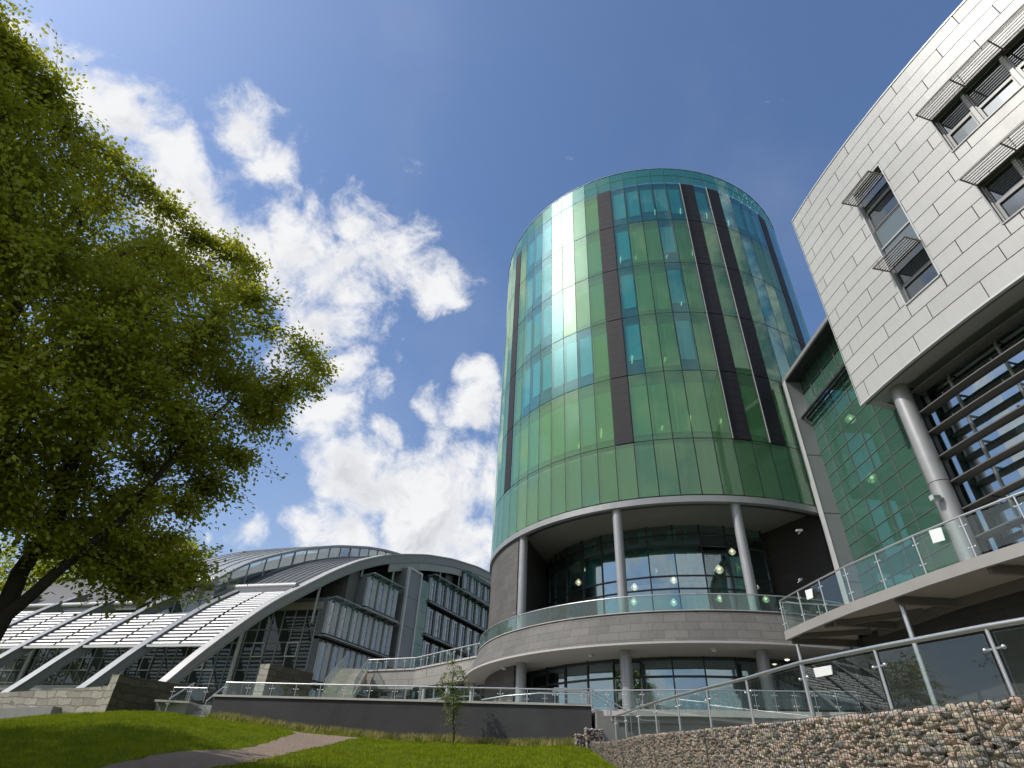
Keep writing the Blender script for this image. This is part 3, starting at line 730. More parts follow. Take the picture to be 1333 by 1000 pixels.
# ================================================================== GLAZED LINK
link = thing('glazed_link', 'tall green glazed link with square grid between round tower and white building', 'link building', (16.23, 26.4, 2.9))
LX = 16.23; LY0 = 26.4; LS = 1.30; LN = 9
rows = [16.77 - .708 * i for i in range(-1, 20)]          # 17.478 ... down
def lpane(x, y0, y1, z0, z1, mat, name='glass_pane'):
    MB().box(x - .006, x + .006, y0 + .03, y1 - .03, z0 + .03, z1 - .03).build(name, mat, link)
cnt = 0
for i in range(LN):
    ya, yb = LY0 - LS * (i + 1), LY0 - LS * i
    if ya < 18.5: continue
    for z1, z0 in zip(rows, rows[1:]):
        if z0 < 5.4: continue
        lpane(LX, ya, yb, z0, z1, G_link)
    for z0, z1 in ((18.22, 19.1), (19.1, 19.9)): lpane(LX + .05, ya, yb, z0, z1, G_link)
    MB().hexa([(LX - .42, ya + .04, 17.62), (LX - .42, yb - .04, 17.62), (LX - .40, yb - .04, 17.64), (LX - .40, ya + .04, 17.64),
               (LX - .05, ya + .04, 18.2), (LX - .05, yb - .04, 18.2), (LX - .03, yb - .04, 18.22), (LX - .03, ya + .04, 18.22)]).build('open_vent', G_clear, link)
b = MB()
for i in range(LN + 1):
    y = LY0 - LS * i
    if y < 18.5: break
    b.box(LX - .03, LX + .05, y - .017, y + .017, 4.0, 19.9)
    b.box(LX - .44, LX - .38, y - .02, y + .02, 17.5, 18.0); b.box(LX - .45, LX, y - .03, y + .03, 17.52, 17.58)
for z in rows + [18.22, 19.1]: b.box(LX - .025, LX + .045, 18.6, LY0, z - .014, z + .014)
b.build('mullion_grid', M_gridd, link)
b = MB(); b.box(LX - .5, LX - .38, 18.6, LY0, 17.44, 17.52); b.box(LX - .25, LX - .1, 18.6, LY0, 17.48, 17.56); b.build('vent_rail', M_dark, link)
b = MB(); b.box(LX - .78, LX + 4, 15.0, 26.75, 20.0, 20.22); b.build('roof_slab', M_colgrey, link)
b = MB(); b.box(LX - .76, LX + 4, 15.0, 26.4, 19.9, 19.995); b.build('roof_soffit', M_dark, link)
b = MB(); b.box(LX - .78, LX + .4, 26.05, 26.42, 2.9, 19.9); pier = b.build('grey_pier', M_colgrey, link)
b = MB(); b.box(LX - .80, LX - .781, 26.03, 26.44, 2.9, 20.0); b.build('pier_edge', M_alu_lt, link)
b = MB(); 
for z in (5.4, 8.7, 12.0, 15.2): b.box(LX - .783, LX + .3, 26.04, 26.05, z, z + .015)
b.build('panel_joint', M_joint, pier)
# what stands behind the glass: floors, stairs landing, dim partitions
b = MB(); b.box(LX + 3.2, LX + 3.4, 18.7, 26.3, 3, 19.9); b.build('inner_wall', pmat('link_wall', (.14, .22, .19), .8, noise=(.5, .4)), link)
b = MB()
for z in (5.4, 9.2, 12.9, 16.8): b.box(LX + .9, LX + 3.2, 18.8, 26.2, z, z + .28)
b.build('inner_floor', pmat('link_floor', (.26, .34, .31), .8, noise=(1, .2)), link)
b = MB()
for k, (y, z) in enumerate([(25.9, 5.4), (23.6, 9.5), (21.2, 6.0), (22.4, 13.2), (19.6, 10), (25.9, 13)]): b.box(LX + .5, LX + .56, y - .5, y, z, z + 3.2)
b.build('inner_partition', pmat('link_partition', (.26, .42, .38), .4), link)
for (p, lb) in [((1107, 545), 'round glowing leafy pendant lamp high behind the green square-grid glazing'), ((1135, 622), 'round glowing leafy pendant lamp lower behind the green square-grid glazing')]:
    d = ray(*p); q = d * ((LX + .45) / d.x); pendant('pendant_lamp', lb, tuple(q), .26, q.z + 1.5)

# ================================================================== WHITE CLAD BUILDING
HB = 14.09; WC = (54.66, 22.35); WR = 40.12
def W(s, z, o=0.0):
    th = s * HB / WR; return Vector((WC[0] + (WR + o) * math.sin(th), WC[1] - (WR + o) * math.cos(th), z * HB))
wb = thing('white_building', 'curved office block clad in pale panels on the right, with projecting slatted shades', 'building', (15.0, 14.0, 2.9))
SL, SR_ = -4.286, -2.85; Z0, Z1 = 1.0, 1.838
rowz = [1.0, 1.0555] + [1.0555 + .0489 * (i + 1) for i in range(16)]
holes = [(-4.014, -3.897, 1.149, 1.631), (-3.7235, SR_ + .2, 1.144, 1.290), (-3.7235, SR_ + .2, 1.437, 1.585)]
def subtract(r, hs):
    out = [r]
    for (a, c, z0, z1) in hs:
        nx = []
        for (ra, rc, r0, r1) in out:
            if rc <= a + 1e-6 or ra >= c - 1e-6 or r1 <= z0 + 1e-6 or r0 >= z1 - 1e-6: nx.append((ra, rc, r0, r1)); continue
            if ra < a: nx.append((ra, a, r0, r1))
            if rc > c: nx.append((c, rc, r0, r1))
            m0, m1 = max(ra, a), min(rc, c)
            if r0 < z0: nx.append((m0, m1, r0, z0))
            if r1 > z1: nx.append((m0, m1, z1, r1))
        out = nx
    return out
def wslab(b, s0, s1, z0, z1, o0, o1):
    n = max(1, int(math.ceil((s1 - s0) * HB / .8)))
    vs = []
    for i in range(n + 1):
        s = s0 + (s1 - s0) * i / n; vs += [W(s, z0, o0), W(s, z0, o1), W(s, z1, o1), W(s, z1, o0)]
    fs = []
    for i in range(n):
        for k in range(4): k2 = (k + 1) % 4; fs.append((4 * i + k, 4 * i + k2, 4 * i + 4 + k2, 4 * i + 4 + k))
    fs += [(3, 2, 1, 0), (4 * n, 4 * n + 1, 4 * n + 2, 4 * n + 3)]
    b.add(vs, fs)
b = MB(); gp_ = .017 / HB; mats = []
nrow = len(rowz) - 1
for j in range(nrow):
    top = nrow - 1 - j; ph = -4.173 + [0, -.0705, .0695][top % 3]
    js = [ph + .208 * k for k in range(-2, 9)]
    es = [SL] + [s for s in js if SL + .02 < s < SR_ - .02] + [SR_]
    for a, c in zip(es, es[1:]):
        b.mi = random.choice([0, 0, 0, 1, 1, 2])
        for (ra, rc, r0, r1) in subtract((a, c, rowz[j], rowz[j + 1]), holes):
            if rc - ra < .004 or r1 - r0 < .004: continue
            wslab(b, ra + gp_, rc - gp_, r0 + gp_ * 1.1, r1 - gp_ * 1.1, -.03, 0.0)
M_w2 = pmat('white_cladding_b', (.338, .332, .326), .40, 0, .4, noise=(.8, .03)); M_w3 = pmat('white_cladding_c', (.362, .355, .347), .46, 0, .4, noise=(.7, .03))
b.build('cladding', [M_white, M_w2, M_w3], wb)
b = MB()
for (ra, rc, r0, r1) in subtract((SL + .001, SR_, Z0 + .0005, Z1 - .001), holes): wslab(b, ra, rc, r0, r1, -.3, -.035)
b.build('backing_wall', pmat('joint_shadow', (.07, .07, .07), .9), wb)
b = MB(); wslab(b, SL - .0015, SR_, Z1 + .0005, Z1 + .006, -.4, .03); b.build('parapet_cap', M_alu_lt, wb)
b = MB(); wslab(b, SL - .0015, SR_, Z0 - .005, Z0 + .0005, -.12, .015); b.build('bottom_edge', M_alu_lt, wb)
b = MB(); wslab(b, SL - .003, SL - .0008, Z0 - .004, Z1, -.10, .012); b.build('corner_trim', M_alu_lt, wb)
# body: end wall, roof, soffit
def inner(s, z, o): return W(s, z, o)
e0, e1 = W(SL, 0), W(SL, 0, -.85)
bd = MB(); a = W(SL + .002, Z0, -.31); c = a + Vector((14, 4, 0)); bd.hexa([a, c, c + Vector((.2, -.3, 0)), a + Vector((.2, -.3, 0))] + [v + Vector((0, 0, (Z1 - Z0) * HB - .05)) for v in (a, c, c + Vector((.2, -.3, 0)), a + Vector((.2, -.3, 0)))])
bd.build('end_wall', M_white, wb)
b = MB(); wslab(b, SL + .003, SR_, Z0 + .004, Z0 + .008, -9.0, -.31); b.build('soffit', pmat('grey_soffit', (.17, .165, .16), .6, noise=(1, .12)), wb)
b = MB(); wslab(b, SL + .003, SR_, Z0 + .0005, Z0 + .003, -1.0, -.31); b.build('soffit_strip', pmat('soffit_strip', (.25, .245, .235), .5), wb)
b = MB(); wslab(b, SL + .003, SR_, Z1 - .012, Z1 - .006, -14.0, -.41); b.build('roof', M_roofm, wb)
# dim room behind the windows
b = MB(); wslab(b, SL + .02, SR_, Z0 + .02, Z1 - .03, -2.6, -2.5); b.build('room_wall', M_void, wb)
def win(name, s0, s1, z0, z1, split, open_=False):
    """frame with a fixed upper light over a lower sash, set back in its opening"""
    f = MB(); w_ = .055 / HB
    for (a, c, d, e) in ((s0, s0 + w_, z0, z1), (s1 - w_, s1, z0, z1), (s0 + w_, s1 - w_, z0, z0 + w_), (s0 + w_, s1 - w_, z1 - w_, z1)): wslab(f, a, c, d, e, -.24, -.14)
    wslab(f, s0 + w_, s1 - w_, split - w_ * .8, split + w_ * .8, -.25, -.13)
    i0, i1, j0, j1 = s0 + 2 * w_, s1 - 2 * w_, z0 + 2 * w_, split - 2 * w_
    for (a, c, d, e) in ((i0 - w_ * .9, i0, j0 - w_ * .9, j1 + w_ * .9), (i1, i1 + w_ * .9, j0 - w_ * .9, j1 + w_ * .9), (i0, i1, j0 - w_ * .9, j0), (i0, i1, j1, j1 + w_ * .9)): wslab(f, a, c, d, e, -.22, -.11)
    fr = f.build('window', M_wframe, wb)
    p = MB(); wslab(p, s0 + w_, s1 - w_, split + w_, z1 - w_, -.20, -.19); p.build('pane', G_dark, fr)
    p = MB(); wslab(p, i0, i1, j0, j1, -.19, -.18); p.build('pane', G_dark, fr)
    return fr
def canopy(s0, s1, z, n_arm, proj=.78, slats=7):
    b = MB(); k = .022
    for i in range(slats):
        o = .06 + (proj - .1) * i / (slats - 1)
        a, c = W(s0, z, o), W(s1, z, o); nseg = max(1, int((s1 - s0) * HB / 1.2)); 
        for q in range(nseg):
            p0, p1 = W(s0 + (s1 - s0) * q / nseg, z, o), W(s0 + (s1 - s0) * (q + 1) / nseg, z, o)
            d = (p1 - p0); nn = Vector((-d.y, d.x, 0)).normalized() * .055
            b.hexa([p0 - nn * .5 + Vector((0, 0, -.02)), p1 - nn * .5 + Vector((0, 0, -.02)), p1 + nn * .5 + Vector((0, 0, .02)), p0 + nn * .5 + Vector((0, 0, .02)),
                    p0 - nn * .5 + Vector((0, 0, -.008)), p1 - nn * .5 + Vector((0, 0, -.008)), p1 + nn * .5 + Vector((0, 0, .032)), p0 + nn * .5 + Vector((0, 0, .032))])
            b.mi = 1; dn_ = nn.normalized()  # dark strip along each slat, drawing the slat's shaded side in colour
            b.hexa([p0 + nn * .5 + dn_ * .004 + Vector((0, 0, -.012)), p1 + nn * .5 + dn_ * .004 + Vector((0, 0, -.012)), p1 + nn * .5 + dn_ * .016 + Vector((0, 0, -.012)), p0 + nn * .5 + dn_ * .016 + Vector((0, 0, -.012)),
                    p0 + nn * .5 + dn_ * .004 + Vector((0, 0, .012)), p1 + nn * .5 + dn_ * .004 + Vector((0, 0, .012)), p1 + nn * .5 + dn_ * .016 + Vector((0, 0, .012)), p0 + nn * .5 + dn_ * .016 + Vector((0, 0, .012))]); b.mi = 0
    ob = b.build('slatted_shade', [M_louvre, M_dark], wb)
    f = MB(); nseg = max(1, int((s1 - s0) * HB / 1.2))
    for q in range(nseg):
        sa, sb = s0 + (s1 - s0) * q / nseg, s0 + (s1 - s0) * (q + 1) / nseg
        f.bar(W(sa, z, proj), W(sb, z, proj), .035, .05); f.bar(W(sa, z, .0), W(sb, z, .0), .03, .04)
    for i in range(n_arm):
        s = s0 + (s1 - s0) * i / (n_arm - 1); f.bar(W(s, z, -.1), W(s, z, proj), .045, .055)
    f.build('shade_frame', M_edge, ob)
# slot window
win('w', -4.012, -3.899, 1.449, 1.629, 1.535); win('w', -4.012, -3.899, 1.151, 1.303, 1.215)
b = MB(); wslab(b, -4.008, -3.903, 1.305, 1.372, -.17, -.15); wslab(b, -4.008, -3.903, 1.376, 1.447, -.17, -.15); b.build('spandrel_panel', pmat('blue_grey_panel', (.09, .115, .13), .25, 0, .6), wb)
b = MB(); wslab(b, -4.012, -3.899, 1.371, 1.377, -.2, -.10); b.build('spandrel_bar', M_alu, wb)
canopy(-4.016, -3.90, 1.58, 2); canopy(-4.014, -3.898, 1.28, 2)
b = MB(); MB_jamb = [(-4.0155, -4.012), (-3.899, -3.8955)]
for a, c in MB_jamb: wslab(b, a, c, 1.148, 1.632, -.24, .03)
wslab(b, -4.012, -3.899, 1.1455, 1.149, -.24, .05)
b.build('window_reveal', M_alu_lt, wb)
# ribbon windows
ss = -3.7235; edges = [ss, -3.64] + [-3.64 + .104 * k for k in range(1, 7)]
for (z0, z1) in ((1.146, 1.288), (1.439, 1.583)):
    for i, (a, c) in enumerate(zip(edges, edges[1:])):
        win('w', a + .004, c - .004, z0, z1, z0 + .068 if i % 2 == 0 else z0 + .06)
    b = MB()
    for e in edges: wslab(b, e - .005, e + .004, z0, z1, -.24, -.08)
    wslab(b, ss - .004, ss, z0 - .003, z1 + .003, -.26, .02); wslab(b, ss, edges[-1], z0 - .005, z0 - .0005, -.26, .04)
    b.build('window_post', pmat('post_grey', (.17, .17, .175), .45, .1), wb)
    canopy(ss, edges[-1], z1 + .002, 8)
# recessed glazing below, with deep dark blades in front
GO = -1.62; gs = [-4.212, -4.087, -3.935, -3.785, -3.635, -3.485, -3.335]
gz = [.392, .42, .495, .567, .639, .717, .792, .865, .930, .992]
M_under = glassmat('office_glass', (.50, .62, .60), (.88, .96, 1.0), .34, 1.0, .003)
for a, c in zip(gs, gs[1:]):
    for z0, z1 in zip(gz, gz[1:]):
        p = MB(); wslab(p, a + .003, c - .003, z0 + .003, z1 - .003, GO - .01, GO); p.build('office_window', M_under, wb)
b = MB()
for s in gs: wslab(b, s - .0025, s + .0025, .36, .998, GO - .05, GO + .06)
for z in gz: wslab(b, gs[0], gs[-1], z - .0022, z + .0022, GO - .05, GO + .055)
b.build('office_window_frame', M_alu, wb)
b = MB()
for z in gz[1:]: wslab(b, gs[0], gs[-1], z - .012, z - .0025, GO - .3, GO - .1)
for s in gs: wslab(b, s + .02, s + .028, .36, .998, GO - .5, GO - .35)
b.build('office_inner_edge', M_dark, wb)
b = MB(); wslab(b, -4.15, SR_, .36, .99, -5.2, -5.1); b.build('office_back_wall', pmat('office_wall', (.10, .12, .12), .8, noise=(.7, .6)), wb)
b = MB(); wslab(b, gs[0] + .02, SR_, .36, .372, -5.1, GO - .1); b.build('office_floor', M_tile, wb)
# return of the glazing to the link
b = MB(); p = W(-4.212, 0, GO); b.hexa([(LX + .08, 18.55, 5.4), (p.x, p.y, 5.4), (p.x + .02, p.y + .04, 5.4), (LX + .08, 18.6, 5.4), (LX + .08, 18.55, 13.9), (p.x, p.y, 13.9), (p.x + .02, p.y + .04, 13.9), (LX + .08, 18.6, 13.9)]); b.build('return_pane', G_darkg, wb)
for k, z in enumerate([.974, .9085, .845, .773, .701, .628, .556, .484, .418]):
    b = MB(); wslab(b, -4.187, SR_ + .3, z - .0045, z - .0015, -1.30, -.92); 
    wslab(b, -4.187, SR_ + .3, z - .0075, z + .0005, -1.32, -1.29); b.build('sun_blade', pmat('dark_blade', (.10, .095, .09), .5, .2, noise=(1.5, .12)), wb)
for s in gs[1:]:
    for z in gz[1:]:
        b = MB(); wslab(b, s - .0015, s + .0015, z - .018, z - .012, GO + .06, -1.0); b.build('blade_bracket', M_dark, wb)
b = MB(); wslab(b, -4.178, -4.172, .37, .99, -1.2, -1.05); b.build('blade_post', M_dark, wb)
# steel column with its floodlight
pc = Vector((15.52, 18.50))
cl = MB().tube([(pc.x, pc.y, 5.51), (pc.x, pc.y, 9.9), (pc.x, pc.y, 14.12)], .335, 28).build('steel_column', M_colgrey, wb)
MB().tube([(pc.x, pc.y, 9.88), (pc.x, pc.y, 9.91)], .338, 28, True).build('column_joint', M_joint, cl)
fl = thing('floodlight', 'small grey box floodlight fixed to the big steel column', 'floodlight', (15.1, 18.1, 8.6))
d = ray(1218, 648); q = d * (18.35 / d.y)
MB().obox(q + Vector((-.16, -.1, -.09)), (.30, 0, 0), (0, .2, 0), (0, 0, .17)).build('housing', M_alu_lt, fl)
MB().obox(q + Vector((-.14, -.112, -.08)), (.26, 0, 0), (0, .01, 0), (0, 0, .13)).build('lens', G_clear, fl)
MB().bar(q + Vector((.1, .05, 0)), Vector((pc.x - .3, pc.y - .1, q.z)), .06, .05).build('bracket', M_dark, fl)
# dark base storey under the deck
b = MB(); bp_ = [(12.78, 21.5), (13.4, 16.6), (13.85, 15.2), (15.4, 10.0), (17.5, 4.0)]
for (x0, y0), (x1, y1) in zip(bp_, bp_[1:]): b.hexa([(x0, y0, -1.5), (x1, y1, -1.5), (x1 + .3, y1 + .05, -1.5), (x0 + .3, y0 + .05, -1.5), (x0, y0, 5.19), (x1, y1, 5.19), (x1 + .3, y1 + .05, 5.19), (x0 + .3, y0 + .05, 5.19)])
b.build('base_wall', S_flat, wb)
b = MB(); b.hexa([(12.80, 21.5, 1.0), (14.6, 27, 1.0), (14.65, 27, 1.0), (12.86, 21.5, 1.0), (12.80, 21.5, 5.5), (14.6, 27, 5.5), (14.65, 27, 5.5), (12.86, 21.5, 5.5)]); b.build('base_glazing', G_dark, wb)
b = MB()
for f in (0, .33, .66, 1): b.bar((12.76 + 1.8 * f, 21.5 + 5.5 * f, 1), (12.76 + 1.8 * f, 21.5 + 5.5 * f, 5.5), .06, .06)
b.build('base_glazing_frame', M_dark, wb)

# ================================================================== DECK
DE = [(10.57, 22.45), (10.67, 21.10), (10.82, 19.76), (11.01, 18.39), (11.30, 17.06), (11.59, 15.60), (11.98, 14.16), (12.42, 12.80), (12.95, 11.4), (13.6, 10.0), (14.6, 8.2)]
deck = thing('raised_deck', 'raised concrete edged walkway deck jutting out under the white building', 'deck', (12, 18, 5.3))
poly = DE + [(18.4, 8.2), (18.4, 22.4)]
b = MB().prism(poly[::-1], 5.32, 5.51); b.build('deck_slab', M_conc_lt, deck)
b = MB()
for (x0, y0), (x1, y1) in zip(DE, DE[1:]):
    d = Vector((x1 - x0, y1 - y0, 0)); n_ = Vector((d.y, -d.x, 0)).normalized() * -.04
    b.hexa([(x0 - abs(n_.x), y0, 5.22), (x1 - abs(n_.x), y1, 5.22), (x1 + .08, y1, 5.22), (x0 + .08, y0, 5.22), (x0 - abs(n_.x), y0, 5.515), (x1 - abs(n_.x), y1, 5.515), (x1 + .08, y1, 5.515), (x0 + .08, y0, 5.515)])
b.box(10.55, 16.2, 22.38, 22.47, 5.22, 5.514)
b.build('deck_edge', pmat('deck_edge_paint', (.23, .22, .21), .6, noise=(2, .1)), deck)
M_under_ = pmat('deck_underside', (.24, .215, .17), .9, noise=(1.5, .12)); M_beam = pmat('deck_beam', (.10, .09, .075), .7, noise=(1.5, .12))
b = MB().prism([(x + .1, y) for x, y in poly][::-1], 5.312, 5.318); b.build('deck_underside', M_under_, deck)
b = MB()
for i in (0, 2, 4, 6, 8): x, y = DE[i]; b.bar((x + .15, y - .1, 5.2), (18, y - .1 + (.0 if i else 0), 5.2), .12, .22)
b.bar((12.95, 20.6, 5.18), (13.2, 17.0, 5.18), .12, .26); b.bar((13.2, 17.0, 5.18), (14.9, 9.6, 5.18), .12, .26)
b.bar((10.9, 20.2, 5.22), (12.9, 18.0, 5.22), .08, .16); b.bar((10.75, 21.8, 5.22), (12.7, 20.6, 5.22), .08, .16)
b.build('deck_beams', M_beam, deck)
def drop(x, y, ztop, px_, zb):
    MB().tube([(x, y, zb), (x, y, ztop)], px_, 14).build('support_post', M_steel, deck)
for (px1, zt) in (((1038, 838), 5.22), ((1172, 783), 5.22)):
    d = ray(*px1); p = d * (zt / d.z); drop(p.x, p.y, zt, .075, 1.0)
rp = [(x + .05, y, 5.515) for x, y in DE]
railing('deck_railing', 'steel and glass railing along the curved edge of the raised deck', 'railing', rp, 1.10, posts=rp, hr=.03, pr=.024, post_drop=.2, arm=.09, clamps=2)
railing('deck_end_railing', 'short steel railing across the far end of the raised deck by the tower', 'railing', [(10.62, 22.42, 5.515), (16.1, 22.42, 5.515)], 1.05, posts=walk([(10.7, 22.42, 5.515), (16.1, 22.42, 5.515)], 4), hr=.028, pr=.02, clamps=1)
def notice(name, label, corners):
    a, b_, c_, d_ = [Vector(v) for v in corners]; n_ = (b_ - a).cross(d_ - a).normalized() * .006
    o = MB().hexa([a - n_, b_ - n_, c_ - n_, d_ - n_, a + n_, b_ + n_, c_ + n_, d_ + n_]).build(name, M_paper); return tag(o, label, 'notice')
def px_line(x, y, P0, P1, out=.03):          # sight line onto the vertical sheet over a rail segment
    d = ray(x, y); u = Vector((P1[0] - P0[0], P1[1] - P0[1])); n_ = Vector((-u.y, u.x)); t_ = (n_.x * P0[0] + n_.y * P0[1]) / (n_.x * d.x + n_.y * d.y); return d * (t_ * (1 - out / 15))
s1 = (DE[4], DE[5]); s2 = (DE[1], DE[2])
notice('paper_notice', 'blank white paper sheet taped to the deck railing glass near the steel column', [px_line(*p, *s1) for p in [(1215, 707.5), (1230.5, 703), (1225, 686.5), (1209, 691)]])
notice('paper_notice', 'small blank white sheet on the deck railing glass near its far corner', [px_line(*p, *s2) for p in [(1051, 781), (1058.5, 778), (1057, 766), (1048, 769)]])
# ================================================================== ARCHED BUILDING (left, far side)
AP = Vector((-18.10, 35.67, 0)); AU = Vector((.4384, .8988, 0)); AX = Vector((-.9613, .2756, 0))
def A(s, off, z): return AP + AU * s + AX * off + Vector((0, 0, z))
PROF = [(-5, -.6), (0, 4.6), (1.6, 6.4), (2.9, 7.65), (4.3, 9.0), (6.0, 10.5), (8.5, 12.25), (11.1, 14.1), (13.8, 15.75), (17, 17.3), (20, 18.4), (23.7, 19.6), (28.6, 20.8), (34.4, 21.8), (38.5, 22.15), (45, 22.2), (52, 21.6), (60, 20.0), (70, 16.5)]
def interp(P, s):
    for (a, z), (a2, z2) in zip(P, P[1:]):
        if a <= s <= a2: return z + (z2 - z) * (s - a) / (a2 - a)
    return P[0][1] if s < P[0][0] else P[-1][1]
def pz(s):     # smoothed profile
    return (interp(PROF, s - .8) + 2 * interp(PROF, s) + interp(PROF, s + .8)) / 4 if s > 1 else interp(PROF, s)
ab = thing('arched_building', 'long low academic building with a swooping arched roof, raking struts and white louvres', 'building', tuple(A(6, 4, 2.5)))
def sweep(b, s0, s1, o0, o1, zt, zb, n):
    vs = []
    for i in range(n + 1):
        s = s0 + (s1 - s0) * i / n; vs += [A(s, o0, zb(s)), A(s, o1, zb(s)), A(s, o1, zt(s)), A(s, o0, zt(s))]
    fs = []
    for i in range(n):
        for k in range(4): k2 = (k + 1) % 4; fs.append((4 * i + k, 4 * i + 4 + k, 4 * i + 4 + k2, 4 * i + k2))
    fs += [(0, 1, 2, 3), (4 * n + 3, 4 * n + 2, 4 * n + 1, 4 * n)]
    b.add(vs, fs)
BW = 4.85
M_archf = pmat('arch_paint', (.21, .207, .20), .5, .1, noise=(.8, .08)); M_archt = pmat('arch_top_flange', (.36, .35, .34), .45, .1)
b = MB(); sweep(b, -3.2, 70, -.12, .32, lambda s: pz(s) - .10, lambda s: pz(s) - .80, 90); arch = b.build('main_arch', M_archf, ab)
b = MB(); sweep(b, -3.2, 70, -.22, .36, lambda s: pz(s), lambda s: pz(s) - .10, 90); b.build('arch_flange', M_archt, arch)
b = MB(); sweep(b, -3.2, 60, -.18, .34, lambda s: pz(s) - .80, lambda s: pz(s) - .88, 80); b.build('arch_flange', M_archf, arch)
M_strut = pmat('strut_paint', (.16, .168, .18), .5, .15, noise=(.9, .08))
for k in range(1, 6):
    o = BW * k; e = 8.4
    b = MB(); sweep(b, -5, e, o - .07, o + .30, lambda s: pz(s) - .08, lambda s: pz(s) - .78, 22); st = b.build('raking_strut', M_strut, ab)
    b = MB(); sweep(b, -5, e, o - .17, o + .38, lambda s: pz(s), lambda s: pz(s) - .08, 22); b.build('strut_flange', pmat('strut_flange_paint', (.17, .178, .19), .45, .15), st)
    b = MB(); sweep(b, -5, e, o - .15, o + .36, lambda s: pz(s) - .78, lambda s: pz(s) - .85, 22); b.build('strut_flange', M_strut, st)
# louvres: two panels in each bay
for k in range(5):
    top = {0: 7.7, 1: 4.9, 2: 5.4, 3: 5.6}.get(k, 5.8)
    for h in (0, 1):
        o0 = BW * k + .40 + h * (BW / 2 - .17); o1 = o0 + BW / 2 - .36; b = MB(); s = 2.45
        while s < top:
            z = pz(s) - .25; d = (A(s + .1, 0, pz(s + .1)) - A(s, 0, pz(s))).normalized(); c = A(s, o0, z); w_ = AX * (o1 - o0)
            dd = (d * .72 + Vector((0, 0, .45)) * .4).normalized(); nn = d.cross(AX).normalized() * .02
            b.obox(c, w_, dd * .17, nn); s += .272
        b.build('louvre_panel', M_louvre, ab)
    b = MB()
    for o in (BW * (k + .5) + .12, BW * k + .36, BW * (k + 1) - .14): b.bar(A(2.3, o, pz(2.3) - .30), A(top + .1, o, pz(top + .1) - .30), .09, .12)
    b.build('louvre_rail', M_dark, ab)
    MB().bar(A(2.25, BW * k + .35, pz(2.25) - .2), A(2.25, BW * (k + 1) - .15, pz(2.25) - .2), .14, .14).build('louvre_sill', M_louvre, ab)
# roofs
def roofstrip(name, P, s0, s1, o0, o1, mat, dz=0.0, th=.18, n=60):
    b = MB(); f = lambda s: (interp(P, s - .7) + 2 * interp(P, s) + interp(P, s + .7)) / 4 + dz
    sweep(b, s0, s1, o0, o1, f, lambda s: f(s) - th, n); return b.build(name, mat, ab)
roofstrip('lower_roof', PROF, 8.2, 70, .37, 6.05, M_roofm, -.12)
b = MB()
for o in np.arange(.9, 6, .6): sweep(b, 8.5, 60, o, o + .03, lambda s: pz(s) - .07, lambda s: pz(s) - .12, 50)
b.build('roof_seam', M_roofm, ab)
M_gut = pmat('gutter_paint', (.27, .27, .275), .5, .1)
b = MB().tube([A(8.15, .3, 12.02), A(8.15, 6.1, 12.02)], .26, 14).build('gutter', M_gut, ab)
MB().bar(A(7.95, .3, 11.62), A(7.95, 6.1, 11.62), .4, .45).build('gutter_beam', M_strut, ab)
RP = [(4, 9.5), (6.8, 12.35), (9, 14.2), (11.6, 15.75), (14.5, 17.25), (18.8, 19.05), (23.2, 20.45), (25.7, 21.05), (28.4, 21.55), (33, 21.9), (40, 22.0), (50, 21.0), (65, 17)]
roofstrip('raised_roof', RP, 6.8, 64, 6.0, 12.2, M_roofl, 0, .14)
b = MB()
for o in np.arange(6.1, 12.3, 1.03):
    f = lambda s: (interp(RP, s - .7) + 2 * interp(RP, s) + interp(RP, s + .7)) / 4
    sweep(b, 6.9, 50, o, o + .06, lambda s: f(s) + .09, lambda s: f(s) + .005, 50)
b.build('raised_roof_seam', M_alu_lt, ab)
MB().tube([A(6.75, 5.95, 12.15), A(6.75, 12.3, 12.15)], .30, 14).build('gutter', M_gut, ab)
# clerestory glass on the side of the raised roof
GB = [(6.5, 10.9), (8.1, 11.9), (9.8, 12.9), (12.2, 14.75), (15.7, 16.6), (19.1, 18.05), (23.5, 19.55), (28.5, 20.7), (33, 21.6)]
sm = lambda P, s: (interp(P, s - .5) + 2 * interp(P, s) + interp(P, s + .5)) / 4
edges = [7.0, 8.0, 9.4, 10.9, 12.3, 13.7, 15.0, 16.4, 17.8, 19.2, 20.6, 22.0, 23.4, 24.8, 26.2, 27.6, 29.0]
G_cl = glassmat('clerestory_glass', (.55, .72, .76), (1, 1, 1), .18, 1.0)
for a, c in zip(edges, edges[1:]):
    b = MB(); b.hexa([A(a, 6.1, sm(GB, a)), A(c, 6.1, sm(GB, c)), A(c, 6.13, sm(GB, c)), A(a, 6.13, sm(GB, a)), A(a, 6.1, sm(RP, a) - .1), A(c, 6.1, sm(RP, c) - .1), A(c, 6.13, sm(RP, c) - .1), A(a, 6.13, sm(RP, a) - .1)]); b.build('clerestory_pane', G_cl, ab)
for i, a in enumerate(edges): MB().bar(A(a, 6.08, sm(GB, a) - .05), A(a, 6.08, sm(RP, a) - .05), .06 if i % 5 else .14, .08).build('clerestory_mullion', M_colgrey, ab)
b = MB(); sweep(b, 6.7, 34, 5.95, 6.15, lambda s: sm(RP, s) + .06, lambda s: sm(RP, s) - .16, 40); sweep(b, 6.9, 34, 5.9, 6.05, lambda s: sm(GB, s) + .05, lambda s: sm(GB, s) - .15, 40); b.build('clerestory_edge', M_alu, ab)
b = MB(); sweep(b, 6.9, 34, 7.6, 7.7, lambda s: sm(GB, s) + .6, lambda s: sm(GB, s) - .4, 40)
for s in np.arange(8, 33, 2.1): b.bar(A(s, 6.4, sm(GB, s)), A(s + .9, 6.5, sm(RP, s + .9) - .2), .06, .06)
b.build('clerestory_truss', M_alu_lt, ab)
